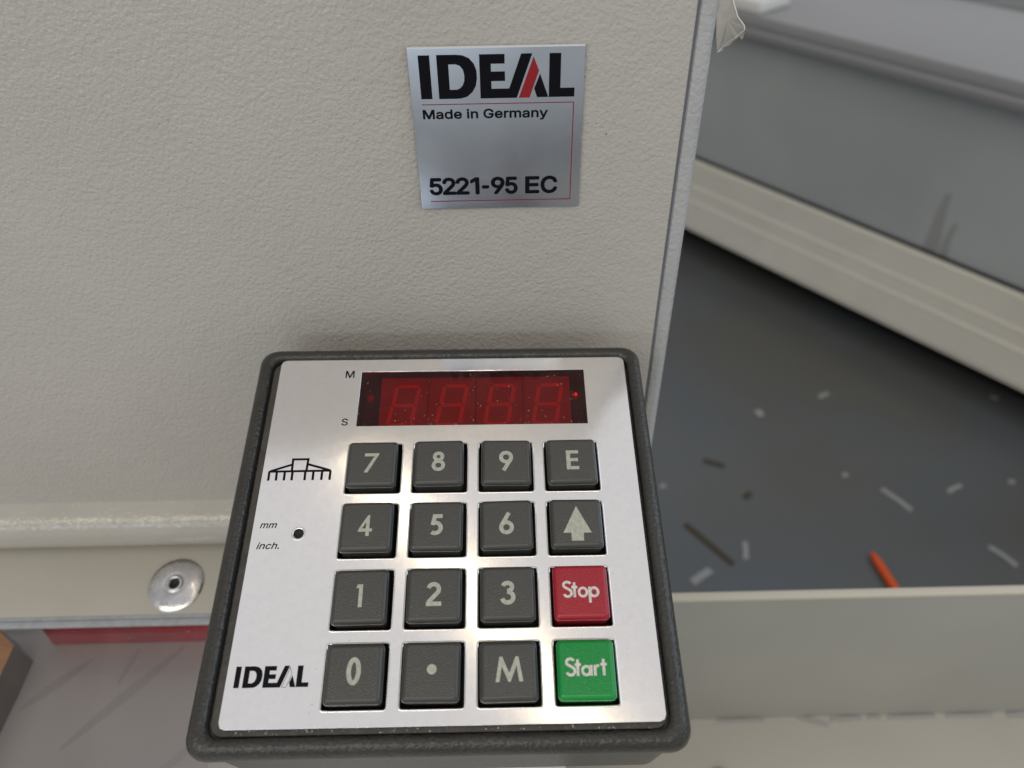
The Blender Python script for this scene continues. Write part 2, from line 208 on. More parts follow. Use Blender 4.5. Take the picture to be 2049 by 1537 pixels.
# ---------------------------------------------------------------- letter outlines, in thousandths of an em
FONT = {}
FONT['made'] = ([[60,0,0],[60,509,0],[160,509,0],[314,110,0],[468,509,0],[568,509,0],[568,0,0],[504,0,0],[504,395,0],[344,0,0],[284,0,0],[124,395,0],[124,0,0],[788,-9,1],[765,-7,1],[743,-3,1],[723,5,1],[704,15,1],[689,29,1],[676,45,1],[666,63,1],[661,84,1],[659,108,1],[660,128,1],[664,146,1],[671,161,1],[681,174,1],[692,184,1],[706,193,1],[721,200,1],[737,206,1],[753,211,1],[771,214,1],[789,217,1],[806,220,1],[862,227,1],[875,229,1],[885,231,1],[893,235,1],[899,240,1],[903,246,1],[904,255,1],[904,257,1],[903,272,1],[900,285,1],[895,297,1],[888,307,1],[879,315,1],[868,322,1],[855,327,1],[840,330,1],[824,331,1],[807,330,1],[791,327,1],[777,322,1],[765,316,1],[755,309,1],[746,301,1],[738,292,1],[733,283,1],[728,274,1],[669,291,1],[679,313,1],[692,331,1],[707,346,1],[724,358,1],[742,368,1],[761,375,1],[781,380,1],[802,383,1],[822,384,1],[836,384,1],[851,382,1],[867,379,1],[883,375,1],[899,369,1],[914,360,1],[928,350,1],[940,336,1],[950,320,1],[958,301,1],[963,278,1],[965,251,1],[965,0,1],[905,0,1],[905,52,1],[901,52,1],[895,43,1],[889,34,1],[880,25,1],[870,16,1],[858,8,1],[843,1,1],[827,-4,1],[809,-7,1],[799,45,1],[820,47,1],[839,51,1],[856,59,1],[870,68,1],[882,80,1],[892,93,1],[898,108,1],[902,122,1],[904,138,1],[904,190,1],[900,187,1],[895,184,1],[888,182,1],[879,180,1],[870,178,1],[860,176,1],[849,174,1],[839,173,1],[804,168,1],[789,166,1],[776,163,1],[763,159,1],[751,153,1],[740,147,1],[732,139,1],[725,130,1],[721,118,1],[720,105,1],[721,93,1],[725,82,1],[730,72,1],[738,64,1],[747,57,1],[758,52,1],[770,48,1],[784,46,1],[1213,-8,3],[1182,-6,3],[1154,3,3],[1129,16,3],[1106,34,3],[1087,57,3],[1072,84,3],[1061,116,3],[1054,151,3],[1052,189,3],[1054,227,3],[1061,261,3],[1072,293,3],[1088,320,3],[1107,342,3],[1129,361,3],[1155,374,3],[1183,382,3],[1213,384,3],[1235,383,3],[1254,379,3],[1270,373,3],[1284,364,3],[1295,355,3],[1305,346,3],[1312,336,3],[1319,327,3],[1324,319,3],[1328,319,3],[1328,509,3],[1389,509,3],[1389,0,3],[1330,0,3],[1330,59,3],[1324,59,3],[1319,50,3],[1312,41,3],[1304,31,3],[1295,21,3],[1283,12,3],[1270,4,3],[1254,-3,3],[1235,-7,3],[1222,47,3],[1244,49,3],[1263,55,3],[1280,65,3],[1295,78,3],[1307,95,3],[1317,115,3],[1324,138,3],[1328,162,3],[1329,189,3],[1328,216,3],[1324,241,3],[1317,263,3],[1308,282,3],[1296,299,3],[1281,312,3],[1264,322,3],[1244,328,3],[1222,330,3],[1199,328,3],[1179,322,3],[1162,311,3],[1147,298,3],[1135,281,3],[1126,261,3],[1119,239,3],[1115,215,3],[1114,189,3],[1115,163,3],[1119,139,3],[1126,117,3],[1136,97,3],[1148,80,3],[1163,66,3],[1180,55,3],[1200,49,3],[1654,-8,5],[1619,-5,5],[1587,3,5],[1559,16,5],[1534,35,5],[1514,58,5],[1497,85,5],[1485,116,5],[1478,150,5],[1476,187,5],[1478,224,5],[1485,258,5],[1497,290,5],[1513,317,5],[1533,340,5],[1557,359,5],[1584,373,5],[1614,382,5],[1647,384,5],[1668,383,5],[1688,380,5],[1708,374,5],[1727,366,5],[1744,355,5],[1761,341,5],[1776,324,5],[1788,305,5],[1799,282,5],[1807,256,5],[1811,227,5],[1813,194,5],[1813,169,5],[1517,169,5],[1517,221,5],[1780,221,5],[1751,202,5],[1750,226,5],[1746,248,5],[1740,269,5],[1730,286,5],[1719,301,5],[1704,314,5],[1688,323,5],[1669,328,5],[1647,330,5],[1625,328,5],[1605,323,5],[1588,313,5],[1573,301,5],[1561,286,5],[1551,270,5],[1543,251,5],[1539,231,5],[1538,211,5],[1538,178,5],[1539,151,5],[1544,127,5],[1552,106,5],[1563,88,5],[1577,73,5],[1593,61,5],[1611,53,5],[1632,48,5],[1654,46,5],[1669,47,5],[1683,49,5],[1695,53,5],[1707,58,5],[1718,65,5],[1727,73,5],[1735,82,5],[1742,93,5],[1747,105,5],[1807,91,5],[1800,72,5],[1790,55,5],[1777,39,5],[1762,26,5],[1744,14,5],[1724,4,5],[1703,-3,5],[1679,-7,5],[2086,0,6],[2086,379,6],[2147,379,6],[2147,0,6],[2117,443,7],[2106,444,7],[2096,448,7],[2087,455,7],[2080,463,7],[2076,472,7],[2075,483,7],[2076,494,7],[2080,504,7],[2087,512,7],[2096,518,7],[2106,522,7],[2117,524,7],[2128,522,7],[2138,518,7],[2147,512,7],[2154,504,7],[2158,494,7],[2160,483,7],[2158,472,7],[2154,463,7],[2147,455,7],[2138,448,7],[2128,444,7],[2314,227,8],[2314,0,8],[2253,0,8],[2253,379,8],[2312,379,8],[2312,287,8],[2302,287,8],[2316,319,8],[2332,344,8],[2352,362,8],[2375,374,8],[2400,382,8],[2427,384,8],[2452,383,8],[2475,377,8],[2495,369,8],[2513,356,8],[2528,340,8],[2541,321,8],[2550,298,8],[2555,271,8],[2557,240,8],[2557,0,8],[2496,0,8],[2496,235,8],[2494,263,8],[2486,286,8],[2473,304,8],[2456,318,8],[2435,326,8],[2410,329,8],[2392,328,8],[2376,324,8],[2361,317,8],[2347,308,8],[2336,297,8],[2326,283,8],[2319,266,8],[2315,248,8],[3066,-7,9],[3023,-3,9],[2983,7,9],[2947,25,9],[2915,49,9],[2888,79,9],[2867,116,9],[2851,157,9],[2841,203,9],[2838,254,9],[2841,305,9],[2851,352,9],[2867,393,9],[2888,429,9],[2915,459,9],[2946,484,9],[2982,501,9],[3021,512,9],[3062,516,9],[3089,514,9],[3114,510,9],[3138,504,9],[3161,494,9],[3181,483,9],[3201,469,9],[3218,453,9],[3233,436,9],[3247,416,9],[3258,395,9],[3266,373,9],[3272,349,9],[3206,349,9],[3200,365,9],[3193,379,9],[3185,393,9],[3175,406,9],[3165,417,9],[3154,427,9],[3141,436,9],[3127,443,9],[3113,448,9],[3097,453,9],[3081,455,9],[3063,456,9],[3034,453,9],[3006,445,9],[2981,432,9],[2958,414,9],[2939,392,9],[2922,364,9],[2911,332,9],[2903,295,9],[2901,254,9],[2903,213,9],[2911,177,9],[2923,145,9],[2939,117,9],[2959,95,9],[2982,76,9],[3008,63,9],[3036,56,9],[3066,53,9],[3094,55,9],[3119,61,9],[3142,71,9],[3163,85,9],[3180,102,9],[3194,123,9],[3204,147,9],[3210,173,9],[3212,202,9],[3232,199,9],[3080,199,9],[3080,256,9],[3276,256,9],[3276,200,9],[3273,160,9],[3263,124,9],[3248,91,9],[3228,62,9],[3203,38,9],[3174,19,9],[3141,5,9],[3105,-4,9],[3530,-8,10],[3495,-5,10],[3463,3,10],[3435,16,10],[3410,35,10],[3390,58,10],[3374,85,10],[3362,116,10],[3354,150,10],[3352,187,10],[3354,224,10],[3361,258,10],[3373,290,10],[3389,317,10],[3409,340,10],[3433,359,10],[3460,373,10],[3490,382,10],[3523,384,10],[3544,383,10],[3564,380,10],[3584,374,10],[3603,366,10],[3621,355,10],[3637,341,10],[3652,324,10],[3665,305,10],[3675,282,10],[3683,256,10],[3687,227,10],[3689,194,10],[3689,169,10],[3393,169,10],[3393,221,10],[3656,221,10],[3628,202,10],[3626,226,10],[3622,248,10],[3616,269,10],[3606,286,10],[3595,301,10],[3580,314,10],[3564,323,10],[3545,328,10],[3523,330,10],[3501,328,10],[3482,323,10],[3464,313,10],[3449,301,10],[3437,286,10],[3427,270,10],[3420,251,10],[3415,231,10],[3414,211,10],[3414,178,10],[3415,151,10],[3420,127,10],[3428,106,10],[3439,88,10],[3453,73,10],[3469,61,10],[3487,53,10],[3508,48,10],[3530,46,10],[3545,47,10],[3559,49,10],[3572,53,10],[3583,58,10],[3594,65,10],[3603,73,10],[3611,82,10],[3618,93,10],[3623,105,10],[3683,91,10],[3676,72,10],[3666,55,10],[3653,39,10],[3638,26,10],[3620,14,10],[3600,4,10],[3579,-3,10],[3555,-7,10],[3774,0,11],[3774,379,11],[3833,379,11],[3833,321,11],[3837,321,11],[3846,339,11],[3858,354,11],[3874,367,11],[3893,377,11],[3913,383,11],[3935,385,11],[3940,385,11],[3965,384,11],[3965,322,11],[3962,323,11],[3958,324,11],[3952,324,11],[3944,325,11],[3937,326,11],[3929,326,11],[3911,324,11],[3896,321,11],[3881,315,11],[3868,306,11],[3857,296,11],[3848,284,11],[3841,269,11],[3837,254,11],[3835,237,11],[3835,0,11],[4033,0,12],[4033,379,12],[4093,379,12],[4093,295,12],[4088,295,12],[4095,314,12],[4103,331,12],[4113,346,12],[4125,358,12],[4139,368,12],[4153,376,12],[4168,382,12],[4184,385,12],[4200,386,12],[4226,383,12],[4249,375,12],[4268,361,12],[4284,342,12],[4295,320,12],[4302,295,12],[4293,295,12],[4299,312,12],[4307,329,12],[4318,343,12],[4331,356,12],[4345,366,12],[4362,375,12],[4379,381,12],[4398,385,12],[4418,386,12],[4439,385,12],[4459,380,12],[4478,372,12],[4495,361,12],[4509,346,12],[4522,328,12],[4531,307,12],[4536,283,12],[4538,255,12],[4538,0,12],[4477,0,12],[4477,254,12],[4474,279,12],[4466,298,12],[4453,313,12],[4437,323,12],[4419,329,12],[4399,330,12],[4383,329,12],[4368,326,12],[4355,320,12],[4344,312,12],[4334,302,12],[4326,290,12],[4321,277,12],[4317,263,12],[4316,247,12],[4316,0,12],[4255,0,12],[4255,260,12],[4253,280,12],[4246,297,12],[4234,311,12],[4219,322,12],[4201,328,12],[4180,330,12],[4166,329,12],[4152,326,12],[4138,320,12],[4126,312,12],[4116,302,12],[4107,289,12],[4100,274,12],[4096,257,12],[4095,238,12],[4095,0,12],[4750,-9,13],[4727,-7,13],[4705,-3,13],[4685,5,13],[4667,15,13],[4651,29,13],[4638,45,13],[4629,63,13],[4623,84,13],[4621,108,13],[4622,128,13],[4627,146,13],[4634,161,13],[4643,174,13],[4655,184,13],[4668,193,13],[4683,200,13],[4699,206,13],[4716,211,13],[4734,214,13],[4751,217,13],[4769,220,13],[4824,227,13],[4837,229,13],[4848,231,13],[4856,235,13],[4862,240,13],[4865,246,13],[4866,255,13],[4866,257,13],[4865,272,13],[4862,285,13],[4857,297,13],[4850,307,13],[4841,315,13],[4830,322,13],[4818,327,13],[4803,330,13],[4786,331,13],[4769,330,13],[4754,327,13],[4740,322,13],[4728,316,13],[4717,309,13],[4708,301,13],[4701,292,13],[4695,283,13],[4691,274,13],[4632,291,13],[4642,313,13],[4654,331,13],[4669,346,13],[4686,358,13],[4704,368,13],[4724,375,13],[4744,380,13],[4764,383,13],[4785,384,13],[4799,384,13],[4814,382,13],[4830,379,13],[4846,375,13],[4861,369,13],[4876,360,13],[4890,350,13],[4903,336,13],[4913,320,13],[4921,301,13],[4926,278,13],[4927,251,13],[4927,0,13],[4867,0,13],[4867,52,13],[4863,52,13],[4858,43,13],[4851,34,13],[4843,25,13],[4832,16,13],[4820,8,13],[4806,1,13],[4790,-4,13],[4771,-7,13],[4761,45,13],[4783,47,13],[4802,51,13],[4819,59,13],[4833,68,13],[4845,80,13],[4854,93,13],[4861,108,13],[4865,122,13],[4866,138,13],[4866,190,13],[4863,187,13],[4857,184,13],[4850,182,13],[4842,180,13],[4832,178,13],[4822,176,13],[4811,174,13],[4801,173,13],[4766,168,13],[4752,166,13],[4738,163,13],[4725,159,13],[4713,153,13],[4703,147,13],[4694,139,13],[4688,130,13],[4684,118,13],[4682,105,13],[4684,93,13],[4687,82,13],[4693,72,13],[4700,64,13],[4709,57,13],[4720,52,13],[4733,48,13],[4746,46,13],[5094,227,15],[5094,0,15],[5032,0,15],[5032,379,15],[5091,379,15],[5092,287,15],[5082,287,15],[5096,319,15],[5112,344,15],[5132,362,15],[5155,374,15],[5180,382,15],[5207,384,15],[5232,383,15],[5254,377,15],[5275,369,15],[5293,356,15],[5308,340,15],[5320,321,15],[5330,298,15],[5335,271,15],[5337,240,15],[5337,0,15],[5276,0,15],[5276,235,15],[5273,263,15],[5266,286,15],[5253,304,15],[5236,318,15],[5215,326,15],[5190,329,15],[5172,328,15],[5156,324,15],[5141,317,15],[5127,308,15],[5116,297,15],[5106,283,15],[5099,266,15],[5095,248,15],[5437,-139,16],[5451,-86,16],[5472,-89,16],[5483,-90,16],[5493,-89,16],[5503,-86,16],[5512,-81,16],[5520,-74,16],[5527,-64,16],[5534,-51,16],[5540,-36,16],[5552,-1,16],[5407,379,16],[5474,379,16],[5563,132,16],[5570,109,16],[5582,64,16],[5589,42,16],[5595,21,16],[5573,21,16],[5598,110,16],[5606,132,16],[5614,155,16],[5695,379,16],[5761,379,16],[5594,-58,16],[5585,-77,16],[5576,-93,16],[5566,-107,16],[5555,-119,16],[5542,-128,16],[5529,-136,16],[5514,-141,16],[5498,-144,16],[5481,-145,16],[5471,-145,16],[5462,-144,16],[5454,-143,16],[5447,-142,16],[5441,-140,16]],[[0,1,11,12],[1,2,11],[2,10,11],[2,3,10],[3,9,10],[3,4,9],[4,8,9],[4,5,8],[5,6,7,8],[69,70,71],[69,71,72],[68,69,72],[68,72,73],[67,68,73],[67,73,74],[66,67,74],[66,74,75],[66,75,76],[65,66,76],[65,76,77],[64,65,77],[64,77,78],[63,64,78],[63,78,51],[51,78,50],[50,78,79],[62,63,52],[52,63,51],[62,52,53],[49,50,79],[62,53,54],[48,49,79],[62,54,55],[47,48,79],[47,79,80],[62,55,56],[46,47,80],[61,62,56],[61,56,57],[45,46,80],[61,57,58],[45,80,81],[44,45,81],[61,58,59],[60,61,59],[43,44,81],[43,81,82],[42,43,82],[41,42,82],[40,41,82],[40,82,83],[39,40,83],[38,39,83],[37,38,105],[105,38,83],[36,37,105],[35,36,105],[34,35,105],[33,34,105],[32,33,105],[31,32,105],[30,31,105],[29,30,105],[28,29,105],[27,28,105],[27,105,106],[104,105,83],[27,106,107],[26,27,107],[26,107,108],[26,108,109],[26,109,110],[26,110,111],[26,111,112],[25,26,112],[25,112,113],[25,113,114],[25,114,115],[25,115,116],[25,116,117],[24,25,117],[24,117,118],[24,118,119],[24,119,120],[23,24,120],[23,120,121],[103,104,83],[23,121,122],[22,23,122],[102,103,83],[22,122,123],[21,22,123],[101,102,83],[21,123,124],[21,124,125],[100,101,83],[20,21,125],[20,125,126],[99,100,85],[85,100,83],[20,126,127],[98,99,85],[20,127,128],[19,20,128],[97,98,86],[86,98,85],[19,128,129],[19,129,130],[97,86,87],[84,85,83],[96,97,87],[19,130,131],[95,96,87],[19,131,95],[18,19,95],[18,95,87],[18,87,88],[18,88,89],[17,18,89],[17,89,90],[17,90,91],[16,17,91],[16,91,92],[15,16,92],[15,92,93],[14,15,93],[14,93,94],[13,14,94],[160,161,162],[160,162,163],[149,150,151],[149,151,152],[148,149,152],[148,152,153],[147,148,153],[147,153,154],[147,154,155],[146,147,155],[146,155,156],[146,156,157],[145,146,193],[193,146,157],[193,157,158],[145,193,194],[192,193,158],[145,194,195],[191,192,158],[191,158,159],[145,195,196],[190,191,159],[144,145,196],[190,159,160],[190,160,189],[189,160,188],[188,160,187],[187,160,186],[186,160,163],[144,196,197],[144,197,198],[143,144,198],[143,198,199],[142,143,199],[142,199,200],[185,186,163],[142,200,201],[141,142,201],[184,185,163],[141,201,202],[140,141,202],[140,202,203],[183,184,163],[140,203,204],[182,183,163],[139,140,204],[139,204,205],[181,182,163],[139,205,206],[138,139,206],[180,181,163],[138,206,207],[179,180,165],[165,180,163],[137,138,207],[137,207,208],[178,179,165],[137,208,209],[177,178,166],[166,178,165],[177,166,167],[164,165,163],[136,137,209],[136,209,210],[176,177,167],[176,167,168],[136,210,175],[175,176,168],[136,175,168],[136,168,169],[135,136,169],[135,169,170],[135,170,171],[134,135,171],[134,171,172],[134,172,173],[133,134,173],[133,173,174],[132,133,174],[228,229,230],[228,230,231],[227,228,231],[227,231,232],[227,232,233],[226,227,233],[226,233,234],[225,226,234],[225,234,235],[225,235,236],[224,225,256],[256,225,255],[255,225,236],[254,255,236],[224,256,257],[253,254,236],[253,236,237],[224,257,258],[252,253,237],[223,224,258],[251,252,237],[223,258,259],[251,237,238],[223,259,260],[250,251,238],[222,223,260],[222,260,261],[249,250,238],[249,238,239],[222,261,262],[248,249,239],[221,222,262],[248,239,240],[221,262,263],[247,248,240],[221,263,244],[244,263,264],[247,240,245],[245,240,241],[246,247,245],[220,221,244],[220,244,243],[264,244,245],[264,245,241],[265,264,241],[265,241,242],[219,220,243],[266,265,242],[219,243,242],[219,242,266],[219,266,267],[218,219,267],[218,267,268],[217,218,268],[217,268,269],[282,283,284],[281,282,284],[281,284,285],[217,269,270],[216,217,270],[280,281,285],[216,270,271],[279,280,285],[279,285,286],[278,279,286],[216,271,272],[215,216,272],[277,278,286],[277,286,287],[215,272,273],[276,277,287],[275,276,287],[215,273,274],[274,275,287],[215,274,287],[215,287,288],[214,215,288],[214,288,289],[213,214,289],[213,289,290],[213,290,291],[212,213,291],[212,291,292],[211,212,292],[293,294,295],[293,295,296],[308,309,310],[307,308,310],[307,310,311],[306,307,311],[306,311,312],[305,306,312],[305,312,313],[304,305,313],[304,313,314],[303,304,314],[303,314,315],[302,303,315],[302,315,316],[301,302,316],[301,316,317],[300,301,317],[300,317,318],[299,300,318],[299,318,319],[298,299,319],[298,319,320],[297,298,320],[332,333,334],[332,334,335],[331,332,335],[323,324,325],[323,325,327],[327,325,326],[331,335,336],[330,331,336],[330,336,337],[329,330,337],[329,337,338],[328,329,352],[352,329,338],[352,338,351],[351,338,339],[350,351,339],[328,352,353],[349,350,339],[328,353,354],[349,339,340],[327,328,354],[348,349,340],[327,354,355],[327,355,356],[347,348,340],[347,340,341],[327,356,357],[323,327,358],[358,327,357],[346,347,341],[346,341,342],[323,358,359],[345,346,342],[323,359,321],[345,342,343],[344,345,343],[323,321,322],[377,378,379],[377,379,380],[376,377,380],[376,380,381],[376,381,382],[375,376,382],[375,382,383],[374,375,383],[374,383,384],[374,384,385],[373,374,404],[404,374,403],[403,374,385],[402,403,385],[401,402,385],[373,404,405],[400,401,385],[400,385,386],[399,400,386],[373,405,406],[398,399,386],[397,398,386],[397,386,387],[373,406,407],[372,373,407],[396,397,387],[395,396,387],[395,387,388],[372,407,408],[394,395,388],[394,388,389],[371,372,408],[393,394,389],[371,408,409],[392,393,389],[392,389,390],[391,392,390],[371,409,410],[370,371,410],[370,410,411],[369,370,411],[369,411,412],[432,433,434],[432,434,430],[430,434,435],[368,369,412],[368,412,413],[368,413,414],[367,368,414],[432,430,429],[431,430,435],[431,435,436],[429,432,431],[429,431,436],[367,414,415],[428,429,436],[428,436,437],[366,367,415],[427,428,437],[366,415,416],[427,437,438],[426,427,438],[366,416,417],[365,366,417],[425,426,438],[365,417,418],[425,438,439],[424,425,439],[364,365,418],[364,418,419],[423,424,439],[364,419,420],[423,439,440],[422,423,440],[364,420,421],[421,422,440],[364,421,440],[363,364,440],[363,440,441],[362,363,441],[362,441,442],[361,362,442],[361,442,443],[360,361,443],[461,462,463],[461,463,464],[460,461,464],[460,464,465],[460,465,466],[459,460,466],[459,466,467],[458,459,467],[458,467,468],[458,468,469],[457,458,489],[489,458,488],[488,458,469],[487,488,469],[457,489,490],[486,487,469],[486,469,470],[457,490,491],[485,486,470],[456,457,491],[484,485,470],[456,491,492],[484,470,471],[456,492,493],[483,484,471],[455,456,493],[455,493,494],[482,483,471],[482,471,472],[455,494,495],[481,482,472],[454,455,495],[481,472,473],[454,495,496],[480,481,473],[454,496,477],[477,496,497],[480,473,478],[478,473,474],[479,480,478],[453,454,477],[453,477,476],[497,477,478],[497,478,474],[498,497,474],[498,474,475],[452,453,476],[499,498,475],[452,476,475],[452,475,499],[452,499,500],[451,452,500],[451,500,501],[450,451,501],[450,501,502],[515,516,517],[514,515,517],[514,517,518],[450,502,503],[449,450,503],[513,514,518],[449,503,504],[512,513,518],[512,518,519],[511,512,519],[449,504,505],[448,449,505],[510,511,519],[510,519,520],[448,505,506],[509,510,520],[508,509,520],[448,506,507],[507,508,520],[448,507,520],[448,520,521],[447,448,521],[447,521,522],[446,447,522],[446,522,523],[446,523,524],[445,446,524],[445,524,525],[444,445,525],[535,536,537],[535,537,538],[535,538,539],[534,535,539],[526,527,528],[526,528,529],[533,534,539],[532,533,540],[540,533,539],[531,532,541],[541,532,540],[530,531,545],[545,531,544],[544,531,541],[530,545,546],[543,544,541],[542,543,541],[530,546,547],[526,529,530],[526,530,553],[553,530,552],[552,530,551],[551,530,550],[550,530,549],[549,530,548],[548,530,547],[526,553,554],[526,554,555],[568,569,570],[584,585,586],[567,568,570],[583,584,586],[583,586,587],[567,570,571],[566,567,571],[582,583,587],[582,587,588],[556,557,558],[556,558,560],[560,558,559],[565,566,571],[565,571,572],[581,582,588],[581,588,589],[564,565,572],[580,581,589],[564,572,573],[580,589,590],[563,564,573],[579,580,590],[562,563,573],[579,590,591],[578,579,603],[603,579,591],[562,573,621],[621,573,574],[561,562,622],[622,562,621],[620,621,574],[578,603,604],[602,603,591],[561,622,623],[577,578,605],[605,578,604],[601,602,591],[619,620,574],[601,591,592],[561,623,624],[577,605,606],[600,601,592],[618,619,574],[561,624,625],[618,574,575],[577,606,607],[560,561,625],[599,600,592],[560,625,626],[576,577,607],[576,607,608],[617,618,575],[599,592,593],[560,626,627],[576,608,609],[598,599,593],[616,617,576],[576,617,575],[556,560,628],[628,560,627],[616,576,609],[616,609,610],[598,593,594],[615,616,610],[597,598,594],[615,610,611],[556,628,629],[615,611,612],[614,615,612],[556,629,630],[597,594,595],[596,597,595],[614,612,613],[556,630,631],[688,689,690],[688,690,691],[687,688,691],[687,691,692],[686,687,692],[686,692,693],[685,686,693],[685,693,694],[685,694,695],[684,685,695],[684,695,696],[683,684,696],[683,696,697],[682,683,697],[682,697,670],[670,697,669],[669,697,698],[681,682,671],[671,682,670],[681,671,672],[668,669,698],[681,672,673],[667,668,698],[681,673,674],[666,667,698],[666,698,699],[681,674,675],[665,666,699],[680,681,675],[680,675,676],[664,665,699],[680,676,677],[664,699,700],[663,664,700],[680,677,678],[679,680,678],[662,663,700],[662,700,701],[661,662,701],[660,661,701],[659,660,701],[659,701,702],[658,659,702],[657,658,702],[656,657,724],[724,657,702],[655,656,724],[654,655,724],[653,654,724],[652,653,724],[651,652,724],[650,651,724],[649,650,724],[648,649,724],[647,648,724],[646,647,724],[646,724,725],[723,724,702],[646,725,726],[645,646,726],[645,726,727],[645,727,728],[645,728,729],[645,729,730],[645,730,731],[644,645,731],[644,731,732],[644,732,733],[644,733,734],[644,734,735],[644,735,736],[643,644,736],[643,736,737],[643,737,738],[643,738,739],[642,643,739],[642,739,740],[722,723,702],[642,740,741],[641,642,741],[721,722,702],[641,741,742],[640,641,742],[720,721,702],[640,742,743],[640,743,744],[719,720,702],[639,640,744],[639,744,745],[718,719,704],[704,719,702],[639,745,746],[717,718,704],[639,746,747],[638,639,747],[716,717,705],[705,717,704],[638,747,748],[638,748,749],[716,705,706],[703,704,702],[715,716,706],[638,749,750],[714,715,706],[638,750,714],[637,638,714],[637,714,706],[637,706,707],[637,707,708],[636,637,708],[636,708,709],[636,709,710],[635,636,710],[635,710,711],[634,635,711],[634,711,712],[633,634,712],[633,712,713],[632,633,713],[762,763,764],[762,764,765],[761,762,765],[753,754,755],[753,755,757],[757,755,756],[761,765,766],[760,761,766],[760,766,767],[759,760,767],[759,767,768],[758,759,782],[782,759,768],[782,768,781],[781,768,769],[780,781,769],[758,782,783],[779,780,769],[758,783,784],[779,769,770],[757,758,784],[778,779,770],[757,784,785],[757,785,786],[777,778,770],[777,770,771],[757,786,787],[753,757,788],[788,757,787],[776,777,771],[776,771,772],[753,788,789],[775,776,772],[753,789,751],[775,772,773],[774,775,773],[753,751,752],[801,802,803],[801,803,804],[812,813,814],[812,814,815],[811,812,815],[801,804,805],[810,811,815],[809,810,807],[807,810,808],[808,810,815],[801,805,806],[801,806,807],[801,807,809],[801,809,808],[801,808,815],[800,801,815],[799,800,815],[798,799,815],[798,815,816],[797,798,816],[796,797,816],[796,816,817],[795,796,817],[790,791,792],[794,795,817],[790,792,793],[793,794,817],[790,793,817],[790,817,818],[790,818,819],[790,819,820],[790,820,821],[790,821,822],[829,790,822],[828,829,822],[828,822,823],[827,828,823],[826,827,823],[825,826,823],[825,823,824]])
